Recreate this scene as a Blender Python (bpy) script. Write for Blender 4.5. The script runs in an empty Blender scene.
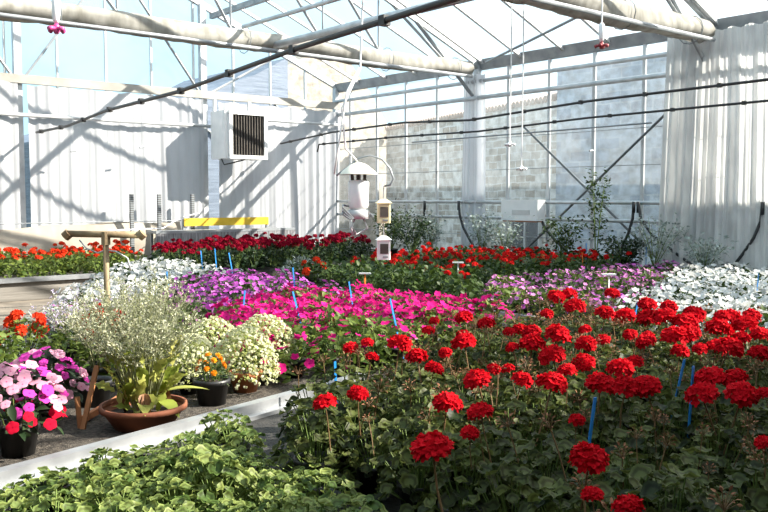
import bpy, math, random
from mathutils import Vector, Matrix
PI = math.pi
D2R = math.radians
scene = bpy.context.scene
COL = scene.collection
RNG = random.Random(11)

# ------------------------------------------------------------------ camera / colour management
EYE = 1.30
cam_d = bpy.data.cameras.new('camera')
cam = bpy.data.objects.new('camera', cam_d)
COL.objects.link(cam)
cam.location = (0, 0, EYE)
cam.rotation_euler = (D2R(90 - 3.9), 0, D2R(50 - 90))
cam_d.sensor_width = 36.0
cam_d.lens = 36.0 * 852 / 768
cam_d.clip_end = 300
scene.camera = cam
vs = scene.view_settings
vs.view_transform = 'Standard'
vs.look = 'None'
vs.gamma = 1.0
vs.use_curve_mapping = False
vs.exposure = 0.62
scene.cycles.max_bounces = 9
scene.cycles.diffuse_bounces = 4
scene.cycles.transparent_max_bounces = 24
scene.cycles.caustics_reflective = False
scene.cycles.caustics_refractive = False
scene.cycles.sample_clamp_indirect = 6.0

# ------------------------------------------------------------------ materials
def new_mat(name):
    m = bpy.data.materials.new(name)
    m.use_nodes = True
    nt = m.node_tree
    nt.nodes.clear()
    out = nt.nodes.new('ShaderNodeOutputMaterial')
    return m, nt, out

def N(nt, t, **kw):
    n = nt.nodes.new(t)
    for k, v in kw.items():
        setattr(n, k, v)
    return n

def ramp(nt, stops):
    r = nt.nodes.new('ShaderNodeValToRGB')
    el = r.color_ramp.elements
    while len(el) < len(stops):
        el.new(0.5)
    for e, (p, c) in zip(el, stops):
        e.position = p
        e.color = (*c, 1) if len(c) == 3 else c
    return r

def noisy(name, c1, c2, scale=8, rough=0.6, metal=0.0, bump=0.0, detail=4, spec=0.5, bscale=None, stretch=None):
    m, nt, out = new_mat(name)
    tc = N(nt, 'ShaderNodeTexCoord')
    mp = N(nt, 'ShaderNodeMapping')
    if stretch:
        mp.inputs['Scale'].default_value = stretch
    nt.links.new(tc.outputs['Object'], mp.inputs['Vector'])
    no = N(nt, 'ShaderNodeTexNoise')
    no.inputs['Scale'].default_value = scale
    no.inputs['Detail'].default_value = detail
    nt.links.new(mp.outputs[0], no.inputs['Vector'])
    r = ramp(nt, [(0.32, c1), (0.68, c2)])
    nt.links.new(no.outputs['Fac'], r.inputs[0])
    b = N(nt, 'ShaderNodeBsdfPrincipled')
    b.inputs['Roughness'].default_value = rough
    b.inputs['Metallic'].default_value = metal
    b.inputs['Specular IOR Level'].default_value = spec
    nt.links.new(r.outputs[0], b.inputs['Base Color'])
    if bump:
        n2 = N(nt, 'ShaderNodeTexNoise')
        n2.inputs['Scale'].default_value = bscale or scale * 3
        n2.inputs['Detail'].default_value = 5
        nt.links.new(mp.outputs[0], n2.inputs['Vector'])
        bp = N(nt, 'ShaderNodeBump')
        bp.inputs['Strength'].default_value = bump
        bp.inputs['Distance'].default_value = 0.02
        nt.links.new(n2.outputs['Fac'], bp.inputs['Height'])
        nt.links.new(bp.outputs[0], b.inputs['Normal'])
    nt.links.new(b.outputs[0], out.inputs[0])
    return m

def leaf_mat(name, c1, c2, zone=None, trans=0.35, tcol=None, rough=0.5, edge=None, spec=0.22):
    """leaf: per-leaf tint from attribute rnd, zone band from attribute rad (0 stalk .. 1 margin)"""
    m, nt, out = new_mat(name)
    a = N(nt, 'ShaderNodeAttribute'); a.attribute_name = 'rnd'
    r = ramp(nt, [(0.0, c1), (1.0, c2)])
    nt.links.new(a.outputs['Fac'], r.inputs[0])
    colr = r.outputs[0]
    if zone or edge:
        ra = N(nt, 'ShaderNodeAttribute'); ra.attribute_name = 'rad'
        z = zone or c1
        e = edge or (1, 1, 1)
        zr = ramp(nt, [(0.0, (1, 1, 1)), (0.42, (1, 1, 1)), (0.58, z), (0.72, z), (0.86, e), (1.0, e)])
        nt.links.new(ra.outputs['Fac'], zr.inputs[0])
        mx = N(nt, 'ShaderNodeMix', data_type='RGBA', blend_type='MULTIPLY')
        mx.inputs[0].default_value = 1.0
        nt.links.new(colr, mx.inputs[6]); nt.links.new(zr.outputs[0], mx.inputs[7])
        colr = mx.outputs[2]
    b = N(nt, 'ShaderNodeBsdfPrincipled')
    b.inputs['Roughness'].default_value = rough
    b.inputs['Specular IOR Level'].default_value = spec
    nt.links.new(colr, b.inputs['Base Color'])
    t = N(nt, 'ShaderNodeBsdfTranslucent')
    if tcol:
        mt = N(nt, 'ShaderNodeMix', data_type='RGBA', blend_type='MULTIPLY')
        mt.inputs[0].default_value = 1.0
        nt.links.new(colr, mt.inputs[6]); mt.inputs[7].default_value = (*tcol, 1)
        nt.links.new(mt.outputs[2], t.inputs[0])
    else:
        nt.links.new(colr, t.inputs[0])
    mix = N(nt, 'ShaderNodeMixShader'); mix.inputs[0].default_value = trans
    nt.links.new(b.outputs[0], mix.inputs[1]); nt.links.new(t.outputs[0], mix.inputs[2])
    nt.links.new(mix.outputs[0], out.inputs[0])
    return m

def petal_mat(name, stops, centre=None, trans=0.3, rough=0.7, cpos=0.22, spec=0.05):
    m, nt, out = new_mat(name)
    a = N(nt, 'ShaderNodeAttribute'); a.attribute_name = 'rnd'
    n = len(stops)
    r = ramp(nt, [(i / max(1, n - 1), c) for i, c in enumerate(stops)] if n > 1 else [(0, stops[0]), (1, stops[0])])
    nt.links.new(a.outputs['Fac'], r.inputs[0])
    colr = r.outputs[0]
    if centre:
        ra = N(nt, 'ShaderNodeAttribute'); ra.attribute_name = 'rad'
        f = ramp(nt, [(cpos * 0.5, (1, 1, 1)), (cpos, (0, 0, 0))])
        nt.links.new(ra.outputs['Fac'], f.inputs[0])
        mx = N(nt, 'ShaderNodeMix', data_type='RGBA')
        nt.links.new(f.outputs[0], mx.inputs[0])
        nt.links.new(colr, mx.inputs[6]); mx.inputs[7].default_value = (*centre, 1)
        colr = mx.outputs[2]
    b = N(nt, 'ShaderNodeBsdfPrincipled')
    b.inputs['Roughness'].default_value = rough
    b.inputs['Specular IOR Level'].default_value = spec
    nt.links.new(colr, b.inputs['Base Color'])
    t = N(nt, 'ShaderNodeBsdfTranslucent')
    nt.links.new(colr, t.inputs[0])
    mix = N(nt, 'ShaderNodeMixShader'); mix.inputs[0].default_value = trans
    nt.links.new(b.outputs[0], mix.inputs[1]); nt.links.new(t.outputs[0], mix.inputs[2])
    nt.links.new(mix.outputs[0], out.inputs[0])
    return m

def cloth_mat(name, c1, c2, trans=0.4, scale=3):
    m, nt, out = new_mat(name)
    tc = N(nt, 'ShaderNodeTexCoord')
    no = N(nt, 'ShaderNodeTexNoise'); no.inputs['Scale'].default_value = scale; no.inputs['Detail'].default_value = 5
    mp = N(nt, 'ShaderNodeMapping'); mp.inputs['Scale'].default_value = (1, 1, 0.25)
    nt.links.new(tc.outputs['Object'], mp.inputs[0]); nt.links.new(mp.outputs[0], no.inputs['Vector'])
    r = ramp(nt, [(0.35, c1), (0.65, c2)])
    nt.links.new(no.outputs['Fac'], r.inputs[0])
    d = N(nt, 'ShaderNodeBsdfDiffuse'); nt.links.new(r.outputs[0], d.inputs[0])
    t = N(nt, 'ShaderNodeBsdfTranslucent'); nt.links.new(r.outputs[0], t.inputs[0])
    mix = N(nt, 'ShaderNodeMixShader'); mix.inputs[0].default_value = trans
    nt.links.new(d.outputs[0], mix.inputs[1]); nt.links.new(t.outputs[0], mix.inputs[2])
    nt.links.new(mix.outputs[0], out.inputs[0])
    return m

def glass_mat(name, milk=0.06, tint=(0.97, 0.99, 1.0), gloss=0.05, streak=True):
    m, nt, out = new_mat(name)
    tr = N(nt, 'ShaderNodeBsdfTransparent'); tr.inputs[0].default_value = (*tint, 1)
    di = N(nt, 'ShaderNodeBsdfDiffuse'); di.inputs[0].default_value = (0.85, 0.88, 0.9, 1)
    tl = N(nt, 'ShaderNodeBsdfTranslucent'); tl.inputs[0].default_value = (0.85, 0.88, 0.9, 1)
    dm = N(nt, 'ShaderNodeMixShader'); dm.inputs[0].default_value = 0.5
    nt.links.new(di.outputs[0], dm.inputs[1]); nt.links.new(tl.outputs[0], dm.inputs[2])
    m1 = N(nt, 'ShaderNodeMixShader')
    tc = N(nt, 'ShaderNodeTexCoord'); no = N(nt, 'ShaderNodeTexNoise')
    no.inputs['Scale'].default_value = 1.4; no.inputs['Detail'].default_value = 6
    nt.links.new(tc.outputs['Object'], no.inputs['Vector'])
    mr = N(nt, 'ShaderNodeMapRange'); mr.inputs['From Min'].default_value = 0.3; mr.inputs['From Max'].default_value = 0.7
    mr.inputs['To Min'].default_value = milk * 0.5; mr.inputs['To Max'].default_value = milk * 1.5
    nt.links.new(no.outputs['Fac'], mr.inputs['Value'])
    nt.links.new(mr.outputs[0], m1.inputs[0])
    nt.links.new(tr.outputs[0], m1.inputs[1]); nt.links.new(dm.outputs[0], m1.inputs[2])
    gl = N(nt, 'ShaderNodeBsdfGlossy'); gl.inputs['Roughness'].default_value = 0.08
    m2 = N(nt, 'ShaderNodeMixShader'); m2.inputs[0].default_value = gloss
    nt.links.new(m1.outputs[0], m2.inputs[1]); nt.links.new(gl.outputs[0], m2.inputs[2])
    nt.links.new(m2.outputs[0], out.inputs[0])
    return m

def stone_mat(name, cols, mortar, scale=1.0, bw=0.34, bh=0.15):
    m, nt, out = new_mat(name)
    tc = N(nt, 'ShaderNodeTexCoord')
    no = N(nt, 'ShaderNodeTexNoise'); no.inputs['Scale'].default_value = 2.2; no.inputs['Detail'].default_value = 6
    nt.links.new(tc.outputs['UV'], no.inputs['Vector'])
    add = N(nt, 'ShaderNodeMix', data_type='RGBA', blend_type='ADD'); add.inputs[0].default_value = 0.10
    nt.links.new(tc.outputs['UV'], add.inputs[6]); nt.links.new(no.outputs['Color'], add.inputs[7])
    br = N(nt, 'ShaderNodeTexBrick'); br.offset = 0.5
    br.inputs['Scale'].default_value = scale
    br.inputs['Brick Width'].default_value = bw; br.inputs['Row Height'].default_value = bh
    br.inputs['Mortar Size'].default_value = 0.016; br.inputs['Mortar Smooth'].default_value = 0.4
    br.inputs['Color1'].default_value = (*cols[0], 1); br.inputs['Color2'].default_value = (*cols[1], 1)
    br.inputs['Mortar'].default_value = (*mortar, 1)
    nt.links.new(add.outputs[2], br.inputs['Vector'])
    n2 = N(nt, 'ShaderNodeTexNoise'); n2.inputs['Scale'].default_value = 5; n2.inputs['Detail'].default_value = 8
    nt.links.new(tc.outputs['UV'], n2.inputs['Vector'])
    r = ramp(nt, [(0.35, (0.55, 0.52, 0.48)), (0.6, (1.05, 1.03, 1.0))])
    nt.links.new(n2.outputs['Fac'], r.inputs[0])
    mx = N(nt, 'ShaderNodeMix', data_type='RGBA', blend_type='MULTIPLY'); mx.inputs[0].default_value = 0.8
    nt.links.new(br.outputs['Color'], mx.inputs[6]); nt.links.new(r.outputs[0], mx.inputs[7])
    b = N(nt, 'ShaderNodeBsdfPrincipled'); b.inputs['Roughness'].default_value = 0.9
    nt.links.new(mx.outputs[2], b.inputs['Base Color'])
    bp = N(nt, 'ShaderNodeBump'); bp.inputs['Strength'].default_value = 0.6; bp.inputs['Distance'].default_value = 0.03
    nt.links.new(n2.outputs['Fac'], bp.inputs['Height']); nt.links.new(bp.outputs[0], b.inputs['Normal'])
    nt.links.new(b.outputs[0], out.inputs[0])
    return m

M = {}
M['galv'] = noisy('galvanised_steel', (0.42, 0.44, 0.46), (0.60, 0.62, 0.64), 6, 0.45, 0.35, 0.05)
M['rail_cream'] = noisy('cream_painted_rail', (0.26, 0.25, 0.225), (0.36, 0.345, 0.32), 4, 0.5)
M['block'] = noisy('added_wall_grey', (0.13, 0.13, 0.125), (0.20, 0.20, 0.19), 3, 0.9, 0, 0.2)  # for the added unseen walls that cut stray light
M['brace'] = noisy('dark_brace_steel', (0.10, 0.11, 0.12), (0.18, 0.19, 0.20), 5, 0.5, 0.3)
M['galv_dark'] = noisy('weathered_steel', (0.22, 0.24, 0.26), (0.36, 0.38, 0.40), 5, 0.5, 0.4, 0.05)
M['alu'] = noisy('white_aluminium', (0.48, 0.49, 0.50), (0.60, 0.61, 0.62), 4, 0.4, 0.15)
M['rim'] = noisy('bench_aluminium', (0.22, 0.23, 0.245), (0.34, 0.35, 0.365), 7, 0.38, 0.3, 0.04)
M['white'] = noisy('white_plastic', (0.76, 0.77, 0.78), (0.86, 0.86, 0.86), 5, 0.4)
M['cream'] = noisy('cream_plastic', (0.70, 0.62, 0.36), (0.78, 0.70, 0.44), 5, 0.45)
M['hat'] = noisy('cream_white_plastic', (0.70, 0.68, 0.58), (0.78, 0.76, 0.66), 5, 0.45)
M['black'] = noisy('black_rubber', (0.012, 0.012, 0.013), (0.03, 0.03, 0.032), 9, 0.5)
M['blackpot'] = noisy('black_pot_plastic', (0.012, 0.012, 0.014), (0.028, 0.028, 0.03), 12, 0.42, 0, 0.05)
M['terracotta'] = noisy('terracotta', (0.17, 0.050, 0.024), (0.28, 0.095, 0.045), 7, 0.8, 0, 0.12)
M['terra_light'] = noisy('terracotta_orange', (0.38, 0.12, 0.045), (0.50, 0.20, 0.085), 7, 0.8, 0, 0.12)
M['soil'] = noisy('potting_soil', (0.015, 0.010, 0.007), (0.055, 0.036, 0.024), 30, 0.95, 0, 0.6)
M['grey_sheet'] = noisy('mottled_grey_sheet', (0.10, 0.10, 0.11), (0.34, 0.34, 0.36), 7, 0.85, 0, 0.2, stretch=(6, 6, .6))
M['gravel'] = noisy('bench_sand', (0.015, 0.012, 0.010), (0.13, 0.11, 0.09), 55, 0.95, 0, 0.8, detail=8)
M['mat_dark'] = noisy('black_ground_cover', (0.010, 0.010, 0.010), (0.035, 0.032, 0.028), 25, 0.85, 0, 0.4)
M['floor'] = noisy('greenhouse_floor', (0.12, 0.10, 0.08), (0.24, 0.20, 0.16), 3, 0.95, 0, 0.3)
M['board'] = noisy('weathered_board', (0.13, 0.12, 0.105), (0.28, 0.26, 0.24), 3, 0.85, 0, 0.3, stretch=(0.3, 1, 6))
M['rust'] = noisy('rusty_yellow_pipe', (0.17, 0.11, 0.06), (0.34, 0.27, 0.16), 9, 0.7, 0.1, 0.2)
M['rust_stake'] = noisy('rusty_stake', (0.24, 0.09, 0.03), (0.42, 0.18, 0.07), 6, 0.75, 0, 0.2)
M['blue'] = noisy('blue_label_plastic', (0.010, 0.16, 0.50), (0.02, 0.24, 0.62), 10, 0.35)
M['orange'] = noisy('orange_label_plastic', (0.65, 0.13, 0.02), (0.78, 0.2, 0.03), 10, 0.4)
M['pink'] = noisy('pink_nozzle_plastic', (0.55, 0.05, 0.22), (0.7, 0.1, 0.32), 10, 0.4)
M['maroon'] = noisy('maroon_nozzle_plastic', (0.22, 0.02, 0.03), (0.32, 0.04, 0.05), 10, 0.4)
M['yellow'] = noisy('yellow_tape', (0.52, 0.33, 0.015), (0.66, 0.44, 0.03), 4, 0.5)
M['canvas'] = cloth_mat('beige_canvas', (0.36, 0.32, 0.27), (0.48, 0.44, 0.38), 0.15)
M['curtain'] = cloth_mat('white_curtain', (0.44, 0.445, 0.47), (0.54, 0.545, 0.57), 0.3)
M['curtain_c'] = cloth_mat('column_curtain', (0.72, 0.74, 0.78), (0.82, 0.84, 0.87), 0.35)
M['curtain_r'] = cloth_mat('grey_white_curtain', (0.56, 0.56, 0.56), (0.80, 0.79, 0.77), 0.5, 6)
M['screen'] = cloth_mat('rolled_screen_fabric', (0.30, 0.29, 0.26), (0.50, 0.485, 0.45), 0.3, 8)
M['shade'] = cloth_mat('added_shade_fabric', (0.30, 0.30, 0.30), (0.36, 0.36, 0.36), 0.2, 8)  # for the added overhead sheet that blocks sun
M['glass'] = glass_mat('roof_glass', 0.02, gloss=0.02)
M['glass_w'] = glass_mat('wall_glass', 0.14, tint=(0.95, 0.98, 1.0), gloss=0.03)
M['stone'] = stone_mat('stone_masonry', ((0.46, 0.40, 0.34), (0.86, 0.85, 0.84)), (0.80, 0.80, 0.80))
M['stone_blue'] = stone_mat('blue_grey_masonry', ((0.40, 0.47, 0.58), (0.60, 0.66, 0.74)), (0.56, 0.61, 0.68), 1.0, 0.42, 0.2)
M['stone_warm'] = stone_mat('stone_masonry_warm', ((0.30, 0.275, 0.24), (0.42, 0.39, 0.35)), (0.36, 0.34, 0.31), 1.0, 0.3, 0.13)
M['slate'] = noisy('slate_cladding', (0.09, 0.12, 0.17), (0.17, 0.21, 0.28), 4, 0.7, 0, 0.2, stretch=(0.4, 0.4, 6))
M['tile'] = noisy('clay_roof_tile', (0.44, 0.32, 0.26), (0.58, 0.46, 0.40), 7, 0.85, 0, 0.3)
M['concrete'] = noisy('concrete', (0.36, 0.36, 0.35), (0.52, 0.52, 0.50), 4, 0.9, 0, 0.2)
M['window_dark'] = noisy('dark_window', (0.05, 0.06, 0.07), (0.12, 0.13, 0.15), 3, 0.2)
M['ground_out'] = noisy('outside_ground', (0.16, 0.16, 0.10), (0.30, 0.28, 0.20), 1.2, 0.95, 0, 0.3)
M['grille'] = noisy('dark_louvre', (0.05, 0.042, 0.036), (0.10, 0.085, 0.07), 7, 0.6)
def slotted_mat():
    m, nt, out = new_mat('slotted_steel')
    tc = N(nt, 'ShaderNodeTexCoord'); wv = N(nt, 'ShaderNodeTexWave'); wv.bands_direction = 'Z'
    wv.inputs['Scale'].default_value = 9.0
    nt.links.new(tc.outputs['Object'], wv.inputs[0])
    r = ramp(nt, [(0.55, (.20, .22, .24)), (0.75, (.07, .07, .07))])
    nt.links.new(wv.outputs['Fac'], r.inputs[0])
    b = N(nt, 'ShaderNodeBsdfPrincipled'); b.inputs['Roughness'].default_value = .5
    nt.links.new(r.outputs[0], b.inputs['Base Color']); nt.links.new(b.outputs[0], out.inputs[0])
    return m
M['slotted'] = slotted_mat()
# plants
M['ger_leaf'] = leaf_mat('geranium_leaf', (0.014, 0.026, 0.008), (0.120, 0.145, 0.038), zone=(0.50, 0.46, 0.40), trans=0.38)
M['ger_leaf_pale'] = leaf_mat('young_geranium_leaf', (0.055, 0.105, 0.022), (0.22, 0.275, 0.085), zone=(0.62, 0.58, 0.45), edge=(1.25, 1.2, 1.1), trans=0.35)
M['far_leaf'] = leaf_mat('bed_leaf', (0.013, 0.032, 0.008), (0.060, 0.098, 0.020), trans=0.3)
M['bright_leaf'] = leaf_mat('bright_leaf', (0.045, 0.085, 0.014), (0.17, 0.22, 0.045), trans=0.35)
M['dark_leaf'] = leaf_mat('dark_leaf', (0.010, 0.026, 0.010), (0.032, 0.055, 0.02), trans=0.2)
M['silver_leaf'] = leaf_mat('silver_leaf', (0.24, 0.29, 0.26), (0.40, 0.45, 0.42), trans=0.25)
M['lime_leaf'] = leaf_mat('lime_leaf', (0.38, 0.44, 0.12), (0.58, 0.60, 0.26), trans=0.45)
M['big_leaf'] = leaf_mat('yellow_green_leaf', (0.24, 0.31, 0.045), (0.60, 0.57, 0.18), trans=0.4)
M['dead_leaf'] = leaf_mat('dead_leaf', (0.20, 0.09, 0.04), (0.36, 0.20, 0.10), trans=0.25)
M['stem_green'] = leaf_mat('green_stem', (0.10, 0.16, 0.04), (0.16, 0.22, 0.06), trans=0.0)
M['stem_red'] = leaf_mat('reddish_stem', (0.13, 0.07, 0.035), (0.20, 0.13, 0.06), trans=0.0)
M['stem_grey'] = leaf_mat('grey_green_stem', (0.20, 0.22, 0.11), (0.32, 0.32, 0.18), trans=0.1)
M['seed_grey'] = leaf_mat('grey_seed_heads', (0.20, 0.23, 0.135), (0.43, 0.42, 0.32), trans=0.3)
M['lavender'] = petal_mat('lavender_petal', [(0.46, 0.40, 0.60), (0.66, 0.60, 0.74)])
M['red'] = petal_mat('red_petal', [(0.44, 0.003, 0.009), (0.62, 0.006, 0.016)], trans=0.25)
M['burgundy'] = petal_mat('burgundy_petal', [(0.15, 0.002, 0.011), (0.29, 0.004, 0.024)], trans=0.25)
M['scarlet'] = petal_mat('scarlet_petal', [(0.46, 0.008, 0.010), (0.60, 0.018, 0.014)], trans=0.3)
M['vermilion'] = petal_mat('vermilion_petal', [(0.60, 0.028, 0.010), (0.72, 0.06, 0.018)], trans=0.3)
M['magenta'] = petal_mat('magenta_petal', [(0.52, 0.008, 0.15), (0.70, 0.025, 0.25)], centre=(0.40, 0.0, 0.12), trans=0.3)
M['mauve'] = petal_mat('mauve_petal', [(0.30, 0.04, 0.30), (0.46, 0.10, 0.44), (0.58, 0.22, 0.54)], centre=(0.26, 0.02, 0.30), trans=0.3)
M['pinkmauve'] = petal_mat('pink_mauve_petal', [(0.52, 0.13, 0.42), (0.66, 0.30, 0.54)], centre=(0.32, 0.02, 0.3), trans=0.3)
M['whitep'] = petal_mat('white_petal', [(0.58, 0.59, 0.60), (0.74, 0.74, 0.72)], centre=(0.56, 0.58, 0.36), trans=0.3)
M['pinkp'] = petal_mat('pale_pink_petal', [(0.70, 0.28, 0.42), (0.78, 0.50, 0.58)], centre=(0.70, 0.10, 0.26), trans=0.3, cpos=0.18)
M['hotpink'] = petal_mat('hot_pink_petal', [(0.70, 0.06, 0.42), (0.66, 0.12, 0.60)], centre=(0.40, 0.0, 0.2), trans=0.3, cpos=0.18)
M['crimson'] = petal_mat('crimson_petal', [(0.50, 0.006, 0.03), (0.66, 0.02, 0.06)], centre=(0.3, 0.0, 0.02), trans=0.3, cpos=0.18)
M['marigold'] = petal_mat('orange_petal', [(0.82, 0.22, 0.01), (0.90, 0.36, 0.02)], trans=0.25)
M['creamp'] = petal_mat('cream_white_petal', [(0.54, 0.55, 0.32), (0.72, 0.72, 0.54)], trans=0.3)
M['spent'] = petal_mat('spent_flower', [(0.17, 0.07, 0.04), (0.30, 0.15, 0.09)], trans=0.1)

# ------------------------------------------------------------------ mesh builder
class MB:
    def __init__(self):
        self.v = []; self.f = []; self.mi = []; self.rnd = []; self.rad = []; self.mats = []
        self.r = 0.5; self.m = 0
    def use(self, mat):
        if mat not in self.mats:
            self.mats.append(mat)
        self.m = self.mats.index(mat)
        return self
    def add(self, verts, faces, rads=None):
        o = len(self.v)
        self.v.extend(verts)
        self.rnd.extend([self.r] * len(verts))
        self.rad.extend(rads if rads else [0.5] * len(verts))
        self.f.extend([tuple(i + o for i in f) for f in faces])
        self.mi.extend([self.m] * len(faces))
    def box(self, c, s, rz=0.0, bev=0.0):
        x, y, z = (q / 2 for q in s)
        if bev:
            b = bev
            ring = [(-x + b, -y), (x - b, -y), (x, -y + b), (x, y - b), (x - b, y), (-x + b, y), (-x, y - b), (-x, -y + b)]
            n = 8
        else:
            ring = [(-x, -y), (x, -y), (x, y), (-x, y)]; n = 4
        cs, sn = math.cos(rz), math.sin(rz)
        vs_ = []
        for zz in (-z, z):
            for px, py in ring:
                vs_.append((c[0] + px * cs - py * sn, c[1] + px * sn + py * cs, c[2] + zz))
        fs = [tuple(range(n - 1, -1, -1)), tuple(range(n, 2 * n))]
        fs += [(i, (i + 1) % n, n + (i + 1) % n, n + i) for i in range(n)]
        self.add(vs_, fs)
        return self
    def tube(self, pts, r, n=8, cap=True, rads=None):
        pts = [Vector(p) for p in pts]
        k = len(pts)
        vs_ = []; rr = []
        prev = None
        for i, p in enumerate(pts):
            d = (pts[min(i + 1, k - 1)] - pts[max(i - 1, 0)]).normalized()
            if prev is None:
                up = Vector((0, 0, 1)) if abs(d.z) < 0.9 else Vector((1, 0, 0))
                a = d.cross(up).normalized()
            else:
                a = (prev - d * prev.dot(d)).normalized()
            prev = a
            b = d.cross(a)
            ri = r[i] if isinstance(r, (list, tuple)) else r
            for j in range(n):
                t = 2 * PI * j / n
                vs_.append(tuple(p + (a * math.cos(t) + b * math.sin(t)) * ri))
                rr.append(i / max(1, k - 1))
        fs = []
        for i in range(k - 1):
            for j in range(n):
                fs.append((i * n + j, i * n + (j + 1) % n, (i + 1) * n + (j + 1) % n, (i + 1) * n + j))
        if cap:
            fs.append(tuple(range(n - 1, -1, -1))); fs.append(tuple((k - 1) * n + j for j in range(n)))
        self.add(vs_, fs, rr)
        return self
    def lathe(self, prof, n=24, c=(0, 0, 0), capb=True, capt=False):
        vs_ = []
        for r, z in prof:
            for j in range(n):
                t = 2 * PI * j / n
                vs_.append((c[0] + r * math.cos(t), c[1] + r * math.sin(t), c[2] + z))
        fs = []
        for i in range(len(prof) - 1):
            for j in range(n):
                fs.append((i * n + j, i * n + (j + 1) % n, (i + 1) * n + (j + 1) % n, (i + 1) * n + j))
        if capb: fs.append(tuple(range(n - 1, -1, -1)))
        if capt: fs.append(tuple((len(prof) - 1) * n + j for j in range(n)))
        self.add(vs_, fs)
        return self
    def prism(self, poly, z0, z1):
        n = len(poly)
        vs_ = [(x, y, z0) for x, y in poly] + [(x, y, z1) for x, y in poly]
        fs = [tuple(range(n - 1, -1, -1)), tuple(range(n, 2 * n))] + [(i, (i + 1) % n, n + (i + 1) % n, n + i) for i in range(n)]
        self.add(vs_, fs)
        return self
    def mesh(self, name, smooth=False, uvbox=False):
        me = bpy.data.meshes.new(name)
        me.from_pydata(self.v, [], self.f)
        for m in self.mats:
            me.materials.append(m)
        me.polygons.foreach_set('material_index', self.mi)
        if smooth:
            me.polygons.foreach_set('use_smooth', [True] * len(self.f))
        a = me.attributes.new('rnd', 'FLOAT', 'POINT'); a.data.foreach_set('value', self.rnd)
        a = me.attributes.new('rad', 'FLOAT', 'POINT'); a.data.foreach_set('value', self.rad)
        if uvbox:
            uv = me.uv_layers.new(name='UVMap')
            for p in me.polygons:
                nx, ny, nz = (abs(q) for q in p.normal)
                for li in p.loop_indices:
                    co = me.vertices[me.loops[li].vertex_index].co
                    uv.data[li].uv = (co.y, co.z) if nx >= max(ny, nz) else ((co.x, co.z) if ny >= nz else (co.x, co.y))
        me.update()
        return me

def frame(nrm, spin=0.0):
    n = Vector(nrm).normalized()
    up = Vector((0, 0, 1)) if abs(n.z) < 0.95 else Vector((1, 0, 0))
    a = up.cross(n).normalized(); b = n.cross(a)
    c, s = math.cos(spin), math.sin(spin)
    return a * c + b * s, b * c - a * s, n

def round_leaf(mb, p, nrm, r, spin, rng, k=14, cup=0.25, scallop=0.15):
    """rounded scalloped geranium leaf with a notch at the stalk"""
    a, b, n = frame(nrm, spin)
    p = Vector(p)
    mb.r = rng.random()
    vs_ = [tuple(p)]; rads = [0.0]; fs = []
    w = rng.uniform(0, 6.28)
    for ring, q in ((0, 0.6), (1, 1.0)):
        for j in range(k):
            t = 0.28 + (2 * PI - 0.56) * j / (k - 1)
            rr = r * q * (0.92 + 0.08 * math.cos(t - PI))
            if ring: rr *= 1 - scallop * (j % 2)
            h = r * (cup * q * q + 0.16 * q * math.sin(3 * t + w) + (0.10 * q if j % 2 else 0))
            vs_.append(tuple(p + a * (rr * math.cos(t)) + b * (rr * math.sin(t)) + n * h)); rads.append(q)
    for j in range(k - 1):
        fs.append((0, 1 + j, 2 + j))
        fs.append((1 + j, 1 + k + j, 2 + k + j, 2 + j))
    mb.add(vs_, fs, rads)

def ovate_leaf(mb, p, dr, nrm, L, W, rng, curl=0.15, seg=3, pw=.8, wave=0.0):
    d = Vector(dr).normalized(); n = Vector(nrm)
    n = (n - d * n.dot(d))
    n = n.normalized() if n.length > 1e-4 else frame(d)[0]
    s = d.cross(n)
    p = Vector(p); mb.r = rng.random()
    vs_ = [tuple(p)]; rads = [0.0]; fs = []
    for i in range(1, seg + 1):
        t = i / (seg + 1)
        w = W * (math.sin(PI * t ** pw) * 0.5 + (.06 if pw > 1 else 0))
        wv = wave * W * (1 if i % 2 else -1)
        c = p + d * (L * t) - n * (curl * L * t * t)
        vs_ += [tuple(c + s * w + n * (w * 0.35 + wv)), tuple(c), tuple(c - s * w + n * (w * 0.35 - wv * .7))]
        rads += [1, t, 1]
    vs_.append(tuple(p + d * L - n * (curl * L))); rads.append(1)
    fs += [(0, 1, 2), (0, 2, 3)]
    for i in range(seg - 1):
        o = 1 + 3 * i
        fs += [(o, o + 3, o + 4, o + 1), (o + 1, o + 4, o + 5, o + 2)]
    o = 1 + 3 * (seg - 1); e = len(vs_) - 1
    fs += [(o, e, o + 1), (o + 1, e, o + 2)]
    mb.add(vs_, fs, rads)

def bloom(mb, p, nrm, r, rng, petals=5, depth=0.25, notch=0.72, rnd=None):
    a, b, n = frame(nrm, rng.uniform(0, 6.28))
    p = Vector(p); mb.r = rng.random() if rnd is None else rnd
    k = petals * 3
    vs_ = [tuple(p - n * (r * depth))]; rads = [0.0]
    for j in range(k):
        t = 2 * PI * j / k
        q = (notch, 1.0, 1.0)[j % 3]
        h = (-0.10, 0.10, 0.06)[j % 3] * r + rng.uniform(-.06, .06) * r
        vs_.append(tuple(p + (a * math.cos(t) + b * math.sin(t)) * (r * q) + n * h)); rads.append(1.0)
    fs = [(0, 1 + j, 1 + (j + 1) % k) for j in range(k)]
    mb.add(vs_, fs, rads)

def dome_pts(n, R, H, z0, rng, lo=0.55, spread=1.0):
    out = []
    ph = rng.uniform(0, 6.28)
    for i in range(n):
        u = (i + 0.5) / n
        ct = 1 - u * spread
        st = math.sqrt(max(0, 1 - ct * ct))
        phi = ph + i * 2.39996 + rng.uniform(-.3, .3)
        k = rng.uniform(lo, 1.0) if rng.random() < 0.5 else rng.uniform(0.88, 1.03)
        p = Vector((R * st * math.cos(phi) * k, R * st * math.sin(phi) * k, z0 + H * ct * (0.5 + 0.5 * k)))
        nr = Vector((st * math.cos(phi) / R, st * math.sin(phi) / R, (ct + 0.25) / max(H, .05)))
        out.append((p, nr.normalized()))
    return out

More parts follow.
